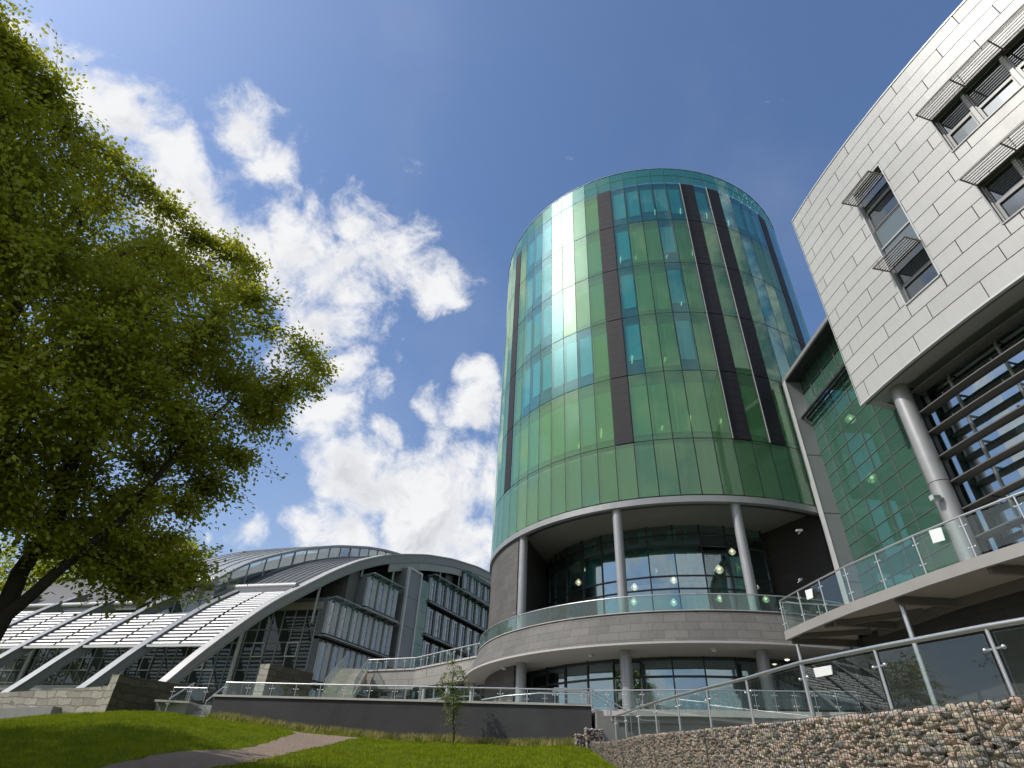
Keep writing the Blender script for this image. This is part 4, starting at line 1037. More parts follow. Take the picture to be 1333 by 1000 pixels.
# glazed front under the raised roof
for i in range(5):
    for z0, z1 in ((9.2, 10.1), (10.1, 11.0), (11.0, 11.85)):
        MB().obox(A(7.35, 6.35 + i * 1.05, z0 + .03), AX * .99, AU * .02, (0, 0, z1 - z0 - .05)).build('roof_window', G_darkg, ab)
b = MB()
for i in range(6): b.bar(A(7.33, 6.33 + i * 1.05, 9.1), A(7.33, 6.33 + i * 1.05, 11.9), .06, .06)
for z in (9.2, 10.1, 11.0): b.bar(A(7.32, 6.2, z), A(7.32, 11.7, z), .06, .06)
b.build('roof_window_frame', M_alu, ab)
roofstrip('lower_roof', PROF, 6.9, 60, 12.3, 30, pmat('dark_roof_metal', (.065, .066, .07), .6, .1), -.55)
MB().tube([A(6.85, 12.2, 10.75), A(6.85, 30, 10.75)], .22, 12).build('gutter', M_gut, ab)
MB().bar(A(6.9, 12.2, 10.45), A(6.9, 30, 10.45), .25, .3).build('gutter_beam', M_strut, ab)
# dark inner volume under the roof
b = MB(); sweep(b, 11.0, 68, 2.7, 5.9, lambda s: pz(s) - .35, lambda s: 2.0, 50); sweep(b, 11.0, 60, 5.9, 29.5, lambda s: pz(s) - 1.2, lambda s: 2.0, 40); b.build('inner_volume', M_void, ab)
# glazed front wall
SF = 10.8; zrow = [2.4, 3.3, 4.2, 5.1, 6.0, 6.9, 7.8, 8.75, 9.65, 11.05]
for k in range(6):
    o0 = .15 + BW * k; o1 = o0 + BW - .1
    for z0, z1 in zip(zrow, zrow[1:]):
        MB().obox(A(SF, o0 + .03, z0 + .03), AX * (o1 - o0), AU * .03, (0, 0, z1 - z0 - .06)).build('glazing_row', G_darkl, ab)
b = MB()
o = .15
while o < 29.5: b.bar(A(SF - .02, o, 2.3), A(SF - .02, o, 11.1), .07, .09); o += .955
for z in zrow: b.bar(A(SF - .02, .1, z), A(SF - .02, 29.5, z), .09, .07)
b.build('glazing_grid', pmat('glazing_grid_paint', (.21, .215, .215), .5, .1), ab)
MB().obox(A(SF - .1, -.1, 11.08), AX * 29.5, AU * .3, (0, 0, .5)).build('header_beam', pmat('header_paint', (.26, .25, .23), .6), ab)
for o, s in ((6.05, 9.6), (15.7, 9.6), (25.4, 9.6)): MB().tube([A(s + 1.0, o, 2.3), A(s + 1.0, o, 9.7)], .17, 12).build('white_column', M_alu_lt, ab)
for (o0, z0) in [(1.2, 7.8), (4.0, 7.8), (8.8, 6.9), (13.5, 6.9), (19.2, 6.9)]:
    b = MB()
    for q in (0, .9): b.bar(A(SF - .08, o0 + q, z0), A(SF - .08, o0 + q, z0 + .95), .09, .06)
    for q in (0, .92): b.bar(A(SF - .08, o0, z0 + q), A(SF - .08, o0 + .9, z0 + q), .06, .09)
    b.build('vent_frame', M_alu_lt, ab)
# rising band of lower-storey floors further left
MB().obox(A(6.5, 9, 4.9), AX * 20, AU * .2, (0, 0, .35)).build('floor_band', M_alu, ab)
for k in range(4):
    MB().obox(A(6.8, 9.2 + k * 4.9, 2.4), AX * 4.7, AU * .03, (0, 0, 2.45)).build('lower_window', G_darkl, ab)
b = MB(); 
for k in range(22): b.bar(A(6.75, 9.2 + k * .93, 2.3), A(6.75, 9.2 + k * .93, 4.95), .07, .08)
b.bar(A(6.75, 9.1, 3.7), A(6.75, 29, 3.7), .08, .07)
b.build('lower_window_frame', M_alu, ab)

# gable with projecting bays
M_fin = pmat('bay_fin', (.30, .32, .335), .35, .1, noise=(1.5, .15)); M_finw = pmat('bay_fin_white', (.45, .46, .47), .4, .1)
G_bay = darkglass('bay_glass', (.06, .075, .085), .003, .16)
def bay(s0, s1, z0, z1, unit, out=.35, pale=False, shelf=True, duct=True):
    L = s1 - s0; n = max(1, int(round(L / unit))); w_ = L / n
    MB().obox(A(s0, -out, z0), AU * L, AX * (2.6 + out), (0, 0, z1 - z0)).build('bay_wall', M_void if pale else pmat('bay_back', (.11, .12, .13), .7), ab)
    for i in range(n):
        s = s0 + w_ * i
        f = MB()
        f.obox(A(s + w_ * .04, -out - .22, z0 + .2), AU * w_ * .16, AX * .2, (0, 0, z1 - z0 - .45))
        if pale:
            f.mi = 1; f.obox(A(s + w_ * .24, -out - .10, z0 + .08), AU * w_ * .07, AX * .09, (0, 0, z1 - z0 - .2)); f.obox(A(s + w_ * .37, -out - .10, z0 + .08), AU * w_ * .05, AX * .09, (0, 0, z1 - z0 - .2))
            f.obox(A(s + w_ * .70, -out - .14, z0 + .3), AU * w_ * .05, AX * .12, (0, 0, z1 - z0 - .6))
        else:
            f.mi = 0; f.obox(A(s + w_ * .62, -out - .12, z0 + .08), AU * w_ * .30, AX * .1, (0, 0, z1 - z0 - .2)); f.mi = 1; f.obox(A(s + w_ * .24, -out - .10, z0 + .08), AU * w_ * .05, AX * .09, (0, 0, z1 - z0 - .16)); f.obox(A(s + w_ * .58, -out - .10, z0 + .08), AU * w_ * .04, AX * .09, (0, 0, z1 - z0 - .16))
        fr = f.build('bay_window', [M_fin, M_finw], ab)
        MB().obox(A(s + w_ * .30, -out - .04, z0 + .12), AU * w_ * (.62 if pale else .28), AX * .03, (0, 0, z1 - z0 - .3)).build('pane', G_bay, fr)
        for q in (.33, .62): MB().obox(A(s + w_ * .22, -out - .08, z0 + (z1 - z0) * q), AU * w_ * .7, AX * .05, (0, 0, .06)).build('transom', M_finw if not pale else M_alu, fr)
    b = MB()
    for dz, hh, m in ((-.14, .07, 0), (-.02, .06, 1), (.09, .06, 0)):
        b.mi = m; b.obox(A(s0 - .1, -out - .5, z0 + dz), AU * (L + .1), AX * .5, (0, 0, hh))
    b.build('floor_ledge', [M_dark, M_alu_lt], ab)
    if shelf:
        MB().obox(A(s0 - .1, -out - .75, z1 + .02), AU * (L + .1), AX * .8, (0, 0, .03)).build('glass_shelf', G_rail, ab)
        b = MB()
        for i in range(n + 1): b.bar(A(s0 + w_ * i, -out - .72, z1 + .08), A(s0 + w_ * i, -out, z1 - .1), .05, .05)
        b.bar(A(s0, -out - .75, z1 + .06), A(s1, -out - .75, z1 + .06), .05, .06); b.build('shelf_bracket', M_alu, ab)
bay(10.8, 19.5, 9.2, 11.9, 1.45); bay(14.8, 19.5, 12.15, 14.9, 1.55); bay(10.8, 19.5, 6.1, 9.0, 1.45, shelf=False); bay(10.8, 19.5, 3.0, 5.9, 1.45, shelf=False)
for z in (3.0, 6.15, 9.2, 12.2, 15.2): 
    if z < 15: bay(24.4, 44, z, z + 2.75, 1.62, pale=True, shelf=(z > 15), out=.2)
bay(24.4, 44, 15.2, 17.75, 1.62, pale=True, out=.2); bay(31.0, 46, 18.1, 20.2, 1.62, pale=True, out=.2)
b = MB().obox(A(20.1, -.75, 2.5), AU * 2.2, AX * 3.2, (0, 0, 14.6)); pt = b.build('metal_panel_tower', pmat('panel_grey', (.16, .16, .165), .45, .3, noise=(.8, .12)), ab)
b = MB(); b.obox(A(20.05, -.82, 2.5), AU * .22, AX * .2, (0, 0, 14.7)); b.obox(A(22.15, -.82, 2.5), AU * .2, AX * .2, (0, 0, 14.7)); b.obox(A(20.27, -.82, 17.0), AU * 1.88, AX * .2, (0, 0, .2)); b.build('panel_edge', M_alu_lt, pt)
b = MB()
for z in (4.6, 7.1, 9.6, 12.1, 14.6): b.obox(A(20.3, -.76, z), AU * 1.8, AX * .02, (0, 0, .03)); b.obox(A(20.09, -.6, z), AU * .02, AX * 2.5, (0, 0, .03))
b.build('panel_joint', M_joint, pt)
b = MB().obox(A(22.5, .1, 2.5), AU * 1.8, AX * 2.0, (0, 0, 14.4)).build('stair_core', M_fin, ab)
for z in np.arange(2.6, 16.9, 1.43):
    MB().obox(A(22.45, -.45, z), AU * 1.85, AX * .03, (0, 0, 1.40)).build('stair_window', glassmat('stair_glass', (.62, .80, .74), (.9, 1, .97), .05, .5, .004, 0.0, .35, (.30, .40, .36)) if 'stair_glass' not in MATS else MATS['stair_glass'], ab)
b = MB().obox(A(13.4, .2, 12.0), AU * 1.2, AX * 2.2, (0, 0, 3.4)).build('plant_box', pmat('plant_box', (.10, .10, .105), .6), ab)
MB().obox(A(28.8, .5, 17.6), AU * 1.6, AX * 2.2, (0, 0, 2.3)).build('plant_box', M_dark, ab)
for s, z0 in ((10.1, 9.9), (14.6, 14.6), (18.9, 14.9), (22.6, 16.9), (26.8, 17.7), (30.7, 17.7), (34.7, 20.1), (38.6, 20.2)):
    MB().bar(A(s, -.02, z0), A(s, -.02, pz(s) - .8), .17, .14).build('hanger_post', M_alu, ab)
b = MB(); sweep(b, 9.0, 60, .33, 2.6, lambda s: pz(s) - .42, lambda s: pz(s) - .50, 60); b.build('eaves_soffit', M_dark, ab)
b = MB(); sweep(b, 18, 60, -.10, -.02, lambda s: pz(s) - .9, lambda s: pz(s) - 1.6, 50); b.build('fascia_panel', pmat('fascia_grey', (.30, .295, .28), .55, .1), arch)
# ================================================================== TERRACE, WALLS, STEPS
terr = MB().prism([(-11.7, 27.85), (3.55, 25.0), (3.84, 25.45), (11.3, 23.15), (12.75, 22.6), (15.5, 27), (24, 40), (16, 60), (-12, 60), (-16.5, 38), (-13.5, 31.5)][::1], 2.6, 2.88)
tag(terr.build('terrace', M_tile), 'paved terrace', 'terrace', kind='structure')
dw = thing('retaining_wall', 'long dark rendered retaining wall with a pale coping above the lawn', 'wall', (-4, 26, 1.6))
WL, WRt = Vector((-11.73, 27.62, 0)), Vector((3.6, 24.72, 0)); wd_ = (WRt - WL).normalized(); wn = Vector((-wd_.y, wd_.x, 0))
b = MB().obox(WL + Vector((0, 0, .6)), WRt - WL, wn * .32, (0, 0, 2.43)); b.build('rendered_wall', M_render, dw)
b = MB().obox(WL - wn * .05 - wd_ * .05 + Vector((0, 0, 3.03)), WRt - WL + wd_ * .1, wn * .42, (0, 0, .075)); b.build('coping', M_conc_lt, dw)
a = WL + wn * .2 + Vector((0, 0, 2.9)); c = WRt + wn * .2 - wd_ * .3 + Vector((0, 0, 2.9))
railing('wall_top_railing', 'long low steel railing with glass along the top of the dark retaining wall', 'railing', [a + wd_ * .2, c], .70, posts=walk([a + wd_ * .2, c], 14), hr=.028, pr=.018, clamps=1, arm=.10)
fb = MB(); ed = [(3.70, 25.50), (7.4, 24.05), (11.3, 23.15), (12.75, 22.6)]
tf = thing('terrace_edge', 'pale concrete slab edge of the terrace below the round tower', 'terrace edge', (8, 24, 2.2))
b = MB()
for (x0, y0), (x1, y1) in zip(ed, ed[1:]): b.hexa([(x0, y0, 2.80), (x1, y1, 2.80), (x1, y1 + .5, 2.80), (x0, y0 + .5, 2.80), (x0, y0, 3.02), (x1, y1, 3.02), (x1, y1 + .5, 3.02), (x0, y0 + .5, 3.02)])
b.build('slab_edge', M_conc_lt, tf)
b = MB()
for (x0, y0), (x1, y1) in zip(ed, ed[1:]): b.hexa([(x0, y0 + .35, .8), (x1, y1 + .35, .8), (x1, y1 + .7, .8), (x0, y0 + .7, .8), (x0, y0 + .35, 2.79), (x1, y1 + .35, 2.79), (x1, y1 + .7, 2.79), (x0, y0 + .7, 2.79)])
b.build('under_wall', M_conc, tf)
rl = [(x, y + .08, 3.02) for x, y in ed]
railing('terrace_railing', 'steel railing with short posts along the terrace in front of the ground floor windows', 'railing', rl, .66, posts=walk(rl, 14), hr=.025, pr=.016, clamps=2, arm=.07)
railing('ramp_railing', 'small curved steel railing on the terrace by the leftmost ground floor column', 'railing', [(-.6, 28.6, 2.88), (.4, 27.6, 2.95), (1.8, 26.9, 3.02), (3.6, 26.6, 3.02)], .66, posts=walk([(-.6, 28.6, 2.88), (.4, 27.6, 2.95), (1.8, 26.9, 3.02), (3.6, 26.6, 3.02)], 6), hr=.025, pr=.016, clamps=1, glass=None)
# steps down at the right end of the dark wall
stp = thing('garden_steps', 'short flight of concrete steps going down beside the end of the dark wall', 'steps', (4.4, 24.9, 2.0))
b = MB()
for i in range(7): b.box(3.75 + i * .27, 3.75 + (i + 1) * .27 + .001 * i, 24.45, 25.40 - i * .08, 1.2, 2.86 - i * .16)
b.build('treads', M_conc, stp)
for j, yy in enumerate((25.25, 24.5)):
    railing('step_railing', ['steel railing on the far side of the steps by the end of the dark wall', 'steel railing on the near side of the steps by the end of the dark wall'][j], 'railing', [(2.2, yy + .25, 2.92), (3.6, yy, 2.92), (5.4, yy - .2, 1.95), (6.0, yy - .25, 1.95)], .66,
            posts=[(3.6, yy, 2.92), (4.3, yy - .07, 2.54), (5.0, yy - .15, 2.17), (6.0, yy - .25, 1.95)], hr=.024, pr=.018, clamps=0, glass=None)
# rough stone walls by the arched building
def wallbox(b, p, d, L, th, z0, z1, z1b=None):
    p = Vector(p); d = Vector(d); n_ = Vector((d.y, -d.x, 0)) * -th; z1b = z1 if z1b is None else z1b; q = p + d * L
    b.hexa([(p.x, p.y, z0), (q.x, q.y, z0), (q.x + n_.x, q.y + n_.y, z0), (p.x + n_.x, p.y + n_.y, z0), (p.x, p.y, z1), (q.x, q.y, z1b), (q.x + n_.x, q.y + n_.y, z1b), (p.x + n_.x, p.y + n_.y, z1)])
ws = thing('rough_stone_wall', 'thick rough stone wall ending in a bright corner beside the foot of the raking struts', 'wall', (-15.5, 26.8, 2.2))
P0 = Vector((-15.5, 26.8, 0)); u2 = AU.copy(); 
b = MB(); wallbox(b, P0, u2, 5.4, .45, .5, 3.56, 3.72); b.build('long_wall', S_rubU, ws)
b = MB()
nn_ = Vector((u2.y, -u2.x, 0)) * -.45; b.hexa([P0 + nn_ * 1.0 - u2 * .02, P0 - u2 * .02, P0 - u2 * .003, P0 + nn_ - u2 * .003] + [v + Vector((0, 0, 3.56)) for v in (P0 + nn_ * 1.0 - u2 * .02, P0 - u2 * .02, P0 - u2 * .003, P0 + nn_ - u2 * .003)])
b.build('end_face', S_rubA, ws)
b = MB(); wallbox(b, P0 + nn_ * 1.02 + u2 * .05 + AX * 12, AX * -1, 12, .4, .5, 2.55, 3.15); b.build('low_wall', S_rubA, ws)
b = MB(); wallbox(b, P0 + AX * 11.4 - u2 * .35 + nn_, AX * -1, 9.5, .5, .5, 1.95, 2.35); b.build('planter_band', M_conc, ws)
w2 = thing('rough_stone_wall', 'short rough stone wall with a pale lit end standing near the stone stairs', 'wall', (-12, 33.9, 3))
P2 = Vector((-12.0, 33.9, 0)); b = MB(); wallbox(b, P2, u2, 3.4, .5, 2.5, 5.37, 5.5); b.build('long_wall', S_rubU, w2)
nn2 = Vector((u2.y, -u2.x, 0)) * -.5; b = MB(); b.hexa([P2 + nn2 * 1.3 - u2 * .04, P2 - u2 * .04, P2 - u2 * .003, P2 + nn2 * 1.3 - u2 * .003] + [v + Vector((0, 0, 5.37)) for v in (P2 + nn2 * 1.3 - u2 * .04, P2 - u2 * .04, P2 - u2 * .003, P2 + nn2 * 1.3 - u2 * .003)]); b.build('end_face', S_rubA, w2)
pln = thing('planter_box', 'pale grey concrete planter box in front of the rough stone wall', 'planter', (-13.8, 27.9, 2))
b = MB(); p = Vector((-14.15, 28.1, 0)); b.hexa([p + Vector((.1, 0, 1.6)), p + Vector((1.2, -.2, 1.6)), p + Vector((1.3, .6, 1.6)), p + Vector((.2, .8, 1.6)), p + Vector((-.1, -.1, 2.75)), p + Vector((1.35, -.35, 2.75)), p + Vector((1.4, .6, 2.75)), p + Vector((0, .8, 2.75))]); b.build('tub', M_conc, pln)
b = MB(); b.box(-14.2, -12.75, 27.72, 28.9, 2.75, 2.83); b.build('rim', M_conc_lt, pln)
railing('planter_railing', 'short steel railing above the pale concrete planter box', 'railing', [(-14.0, 28.6, 2.85), (-12.4, 28.2, 2.85)], .55, posts=walk([(-14.0, 28.6, 2.85), (-12.4, 28.2, 2.85)], 2), hr=.025, pr=.016, clamps=1)
# small steps between planter and dark wall
ls = thing('lawn_steps', 'few pale stone steps between the planter box and the left end of the dark wall', 'steps', (-12.6, 28, 2.2))
b = MB()
for i in range(5): b.box(-13.5, -11.75, 27.9 + i * .28, 27.9 + (i + 1) * .28 + (.0), 1.4, 2.25 + i * .15)
b.build('treads', M_conc_lt, ls)
railing('step_railing', 'steel railing running down the small steps at the left end of the dark wall', 'railing', [(-11.95, 29.0, 2.95), (-12.05, 27.7, 2.15)], .72, posts=[(-11.95, 29.0, 2.95), (-12.05, 27.7, 2.15)], clamps=1)
railing('step_railing', 'steel railing running down beside the pale planter box', 'railing', [(-13.4, 29.0, 2.95), (-13.55, 27.6, 2.15)], .72, posts=[(-13.4, 29.0, 2.95), (-13.55, 27.6, 2.15)], clamps=1)
# upper walkway and long flight down
wk = thing('granite_walkway', 'pale granite walkway wall leading from the round tower towards the arched building', 'walkway', (-6, 42, 4))
wp = [(-.75, 37.0), (-5.5, 42.8), (-9.2, 44.6)]
b = MB()
for (x0, y0), (x1, y1) in zip(wp, wp[1:]):
    d = Vector((x1 - x0, y1 - y0, 0)).normalized(); n_ = Vector((d.y, -d.x, 0)) * 1.0
    n_ = n_ if n_.y > 0 else -n_
    b.hexa([(x0, y0, 5.70), (x1, y1, 5.80), (x1 + n_.x, y1 + n_.y, 5.80), (x0 + n_.x, y0 + n_.y, 5.70), (x0, y0, 6.86), (x1, y1, 6.86), (x1 + n_.x, y1 + n_.y, 6.86), (x0 + n_.x, y0 + n_.y, 6.86)])
b.build('granite_side', S_walk, wk)
b = MB()
for (x0, y0), (x1, y1) in zip(wp, wp[1:]):
    d = Vector((x1 - x0, y1 - y0, 0)).normalized(); n_ = Vector((d.y, -d.x, 0)); n_ = n_ if n_.y > 0 else -n_; q = n_ * -.06; n_ = n_ * 1.0
    b.hexa([(x0 + q.x, y0 + q.y, 6.87), (x1 + q.x, y1 + q.y, 6.87), (x1 + n_.x, y1 + n_.y, 6.87), (x0 + n_.x, y0 + n_.y, 6.87), (x0 + q.x, y0 + q.y, 6.97), (x1 + q.x, y1 + q.y, 6.97), (x1 + n_.x, y1 + n_.y, 6.97), (x0 + n_.x, y0 + n_.y, 6.97)])
b.build('coping', M_conc_lt, wk)
b = MB()
for (x0, y0), (x1, y1) in zip(wp, wp[1:]): b.hexa([(x0 - .2, y0 + 1.6, 2.9), (x1, y1 + 1.6, 2.9), (x1, y1 + 1.9, 2.9), (x0 - .2, y0 + 1.9, 2.9), (x0 - .2, y0 + 1.6, 5.9), (x1, y1 + 1.6, 5.9), (x1, y1 + 1.9, 5.9), (x0 - .2, y0 + 1.9, 5.9)])
b.build('undercroft_wall', G_dark, wk)
b = MB()
for f in np.linspace(0, 1, 9):
    q = Vector((-.9, 38.5, 0)).lerp(Vector((-9, 45.9, 0)), float(f)); b.bar((q.x, q.y, 2.9), (q.x, q.y, 5.8), .1, .1)
for z in (3.6, 5.0): b.bar((-.9, 38.45, z), (-9, 45.85, z), .08, .1)
b.build('undercroft_frame', M_alu, wk)
for f in (.12, .45, .8):
    q = Vector((wp[0][0], wp[0][1], 0)).lerp(Vector((wp[1][0], wp[1][1], 0)), f); MB().tube([(q.x - .1, q.y + .5, 2.9), (q.x - .1, q.y + .5, 5.72)], .14, 10).build('white_post', M_alu_lt, wk)
wr = [(x, y, 6.97) for x, y in [(-.85, 36.9), (-5.5, 42.7), (-9.0, 44.4)]]
railing('walkway_railing', 'railing with closely spaced flat posts along the granite walkway', 'railing', wr, .62, posts=walk(wr, 15), hr=.04, pr=.035, clamps=1, arm=.12, glass=G_rail2)
st = thing('stone_stairs', 'pale stone stair flight climbing to the granite walkway', 'stairs', (-9.6, 40, 4))
b = MB(); n = 22; T1, T2 = Vector((-10.6, 44.0, 6.9)), Vector((-9.6, 36.2, 4.3))
for i in range(n):
    p = T2.lerp(T1, i / n); q = T2.lerp(T1, (i + 1) / n); z = p.z + (T1.z - T2.z) / n
    b.hexa([(p.x, p.y, p.z - .35), (p.x + 1.7, p.y + .2, p.z - .35), (q.x + 1.7, q.y + .2, q.z - .35), (q.x, q.y, q.z - .35), (p.x, p.y, z), (p.x + 1.7, p.y + .2, z), (q.x + 1.7, q.y + .2, z), (q.x, q.y, z)])
b.build('flight', M_step, st)
for j, dx in enumerate((0.05, 1.65)):
    l = [T2 + Vector((dx, .1 * j, .1)), T1 + Vector((dx, .1 * j, .1))]
    railing('stair_railing', ['sloping glass railing on the left side of the pale stone stairs', 'sloping glass railing on the right side of the pale stone stairs'][j], 'railing', l, .72, posts=walk(l, 8), hr=.035, pr=.025, clamps=1)

# ================================================================== GABION WALL
M_wired = pmat('gabion_wire', (.10, .10, .10), .5, .6)
YX = [(1.0, 6.4, .80), (3.0, 5.4, .86), (5.55, 4.6, .94), (7.05, 4.3, .985), (10.26, 4.0, 1.135), (13.5, 3.75, 1.30), (16.7, 3.6, 1.48), (19.9, 3.5, 1.57), (22.5, 3.46, 1.72), (24.2, 3.44, 1.86)]
def gx(y): return interp([(a, x) for a, x, z in YX], y)
def gz_(y): return interp([(a, z) for a, x, z in YX], y)
def icos():
    g = (1 + 5 ** .5) / 2; v = [(-1, g, 0), (1, g, 0), (-1, -g, 0), (1, -g, 0), (0, -1, g), (0, 1, g), (0, -1, -g), (0, 1, -g), (g, 0, -1), (g, 0, 1), (-g, 0, -1), (-g, 0, 1)]
    f = [(0, 11, 5), (0, 5, 1), (0, 1, 7), (0, 7, 10), (0, 10, 11), (1, 5, 9), (5, 11, 4), (11, 10, 2), (10, 7, 6), (7, 1, 8), (3, 9, 4), (3, 4, 2), (3, 2, 6), (3, 6, 8), (3, 8, 9), (4, 9, 5), (2, 4, 11), (6, 2, 10), (8, 6, 7), (9, 8, 1)]
    v = [Vector(q).normalized() for q in v]; ed = {}; nf = []
    def mid(a, b_):
        k = (min(a, b_), max(a, b_))
        if k not in ed: v.append(((v[a] + v[b_]) / 2).normalized()); ed[k] = len(v) - 1
        return ed[k]
    for a, b_, c in f: x, y, z = mid(a, b_), mid(b_, c), mid(c, a); nf += [(a, x, z), (x, b_, y), (y, c, z), (x, y, z)]
    return np.array([list(q) for q in v]), np.array(nf)
IV, IF = icos()
STONE = []
for _ in range(22):                        # angular quarry stones: a ball cut by random planes
    v = IV.copy()
    for _k in range(11):
        n_ = RNG.normal(size=3); n_ /= np.linalg.norm(n_); dd = RNG.uniform(.40, .75); dt = v @ n_; v = v - np.outer(np.maximum(0, dt - dd), n_)
    STONE.append(v)
def stonecloud(name, centres, sizes, yaw, root, mats):
    V = []; F = []; Mi = []; k = 0
    for c, s, a in zip(centres, sizes, yaw):
        v = STONE[RNG.integers(len(STONE))] * s; t_ = RNG.uniform(-.5, .5); ct, st_ = math.cos(t_), math.sin(t_)
        v = np.stack([v[:, 0] * ct - v[:, 2] * st_, v[:, 1], v[:, 0] * st_ + v[:, 2] * ct], 1)       # tilt in the face
        ca, sa = math.cos(a), math.sin(a); v = np.stack([v[:, 0] * ca - v[:, 1] * sa, v[:, 0] * sa + v[:, 1] * ca, v[:, 2]], 1) + c
        V.append(v); F.append(IF + k); k += len(v); Mi += [int(RNG.integers(len(mats)))] * len(IF)
    V = np.concatenate(V) - np.array(root['_w']); F = np.concatenate(F); me = bpy.data.meshes.new(name)
    me.vertices.add(len(V)); me.vertices.foreach_set('co', V.ravel().astype(np.float32)); me.loops.add(F.size); me.loops.foreach_set('vertex_index', F.ravel().astype(np.int32))
    me.polygons.add(len(F)); me.polygons.foreach_set('loop_start', np.arange(0, F.size, 3, dtype=np.int32)); me.polygons.foreach_set('material_index', np.array(Mi, dtype=np.int32)); me.update(calc_edges=True)
    for m in mats: me.materials.append(m)
    o = bpy.data.objects.new(name, me); C.objects.link(o); o.parent = root; o['kind'] = 'stuff'; return o
SM = [pmat('stone_%s' % n_, c, .85, noise=(18, .35, 8.0), bump=(40, .7, .01)) for n_, c in (('pink', (.36, .26, .20)), ('buff', (.33, .275, .20)), ('grey', (.24, .225, .205)), ('dark', (.17, .155, .14)), ('rose', (.40, .305, .245)), ('sand', (.38, .325, .245)))]
gab = thing('gabion_wall', 'long curving gabion wall of pinkish quarry stones in wire mesh', 'wall', (4.0, 12.0, .3))
cs, sz_, yw = [], [], []
y = 2.6
CW, CH = .102, .064
for layer in (0, 1):
    y = 2.6
    while y < 24.3:
        zt = gz_(y); z = zt - .05 - (RNG.uniform(0, .03)); zlow = max(-.55, zt - 1.75)
        while z > zlow:
            sc_ = RNG.uniform(.75, 1.3); dx_ = .06 * layer + RNG.uniform(-.012, .02)
            slope = (gx(y + .3) - gx(y - .3)) / .6
            cs.append((gx(y) + .055 + dx_, y + RNG.uniform(-.03, .03), z + RNG.uniform(-.012, .012)))
            sz_.append((.080 * sc_ * RNG.uniform(.8, 1.45), .055, .044 * sc_ * RNG.uniform(.85, 1.3))); yw.append(math.atan2(1, slope)); z -= CH * (.82 if layer == 0 else .9)
        y += CW * (.86 if layer == 0 else .9)
# top layer
y = 2.6
while y < 24.3:
    for k in range(5):
        cs.append((gx(y) + .08 + k * .11 + RNG.uniform(-.03, .03), y + RNG.uniform(-.05, .05), gz_(y) - .035)); sz_.append((.07, .06, .04)); yw.append(RNG.uniform(0, 6))
    y += .12
stonecloud('stone_fill', cs, sz_, yw, gab, SM)
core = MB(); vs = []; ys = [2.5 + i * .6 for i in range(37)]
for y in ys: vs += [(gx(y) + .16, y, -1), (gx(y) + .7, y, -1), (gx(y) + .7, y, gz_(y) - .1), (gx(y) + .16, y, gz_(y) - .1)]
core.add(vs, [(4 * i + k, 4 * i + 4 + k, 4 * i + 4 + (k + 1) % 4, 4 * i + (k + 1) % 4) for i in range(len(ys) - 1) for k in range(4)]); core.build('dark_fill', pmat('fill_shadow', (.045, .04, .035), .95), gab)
wire = MB(); y = 2.6; STEP = .066
def thin(b, pts, r):
    for p, q in zip(pts, pts[1:]): b.bar(p, q, r, r)
while y < 24.3:
    zt = gz_(y); wire.bar((gx(y) - .012, y, max(-.5, zt - 1.7)), (gx(y) - .012, y, zt), .0055, .0055); 
    y += STEP
for j in range(26):
    pts = [(gx(yy) - .012, yy, gz_(yy) - .005 - j * STEP) for yy in np.arange(2.6, 24.4, .6)]; thin(wire, pts, .0055)
for yy in (6.1, 9.0, 12.2, 15.4, 18.6, 21.6):       # basket seams
    wire.bar((gx(yy) - .008, yy, -.6), (gx(yy) - .008, yy, gz_(yy)), .014, .014)
wire.build('wire_mesh', M_wired, gab)
def small_gab(label, x0, x1, y0, y1, z0, z1):
    r = thing('gabion_basket', label, 'gabion', ((x0 + x1) / 2, (y0 + y1) / 2, z0), None)
    c_, s_, w_ = [], [], []
    n = int((x1 - x0) * (z1 - z0) / .0045) + 10
    for face in ('f', 'l', 't'):
        for _ in range(n if face != 't' else n // 2):
            xx, yy, zz = random.uniform(x0, x1), random.uniform(y0, y1), random.uniform(z0, z1)
            if face == 'f': yy = y0 + .04
            if face == 'l': xx = x0 + .04
            if face == 't': zz = z1 - .04
            c_.append((xx, yy, zz)); k = random.uniform(.6, 1.1); s_.append((.062 * k, .055, .045 * k)); w_.append(random.uniform(0, 3))
    stonecloud('stone_fill', c_, s_, w_, r, [pmat('stone_pale', (.34, .31, .32), .85, noise=(18, .3)), SM[2], SM[0]])
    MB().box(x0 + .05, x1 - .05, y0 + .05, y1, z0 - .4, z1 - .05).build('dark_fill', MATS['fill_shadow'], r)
    wb_ = MB(); t_ = x0
    while t_ <= x1 + .001: wb_.bar((t_, y0 - .03, z0 - .3), (t_, y0 - .03, z1), .004, .004); t_ += STEP
    z = z0 - .2
    while z <= z1: wb_.bar((x0 - .02, y0 - .03, z), (x1, y0 - .03, z), .004, .004); z += STEP
    wb_.build('wire_mesh', M_wired, r)
small_gab('low grey gabion basket at the end of the dark wall', 2.93, 3.28, 24.3, 24.6, 1.55, 2.08)
small_gab('taller grey gabion basket between the low basket and the long gabion wall', 3.30, 3.95, 24.25, 24.62, 1.5, 2.27)
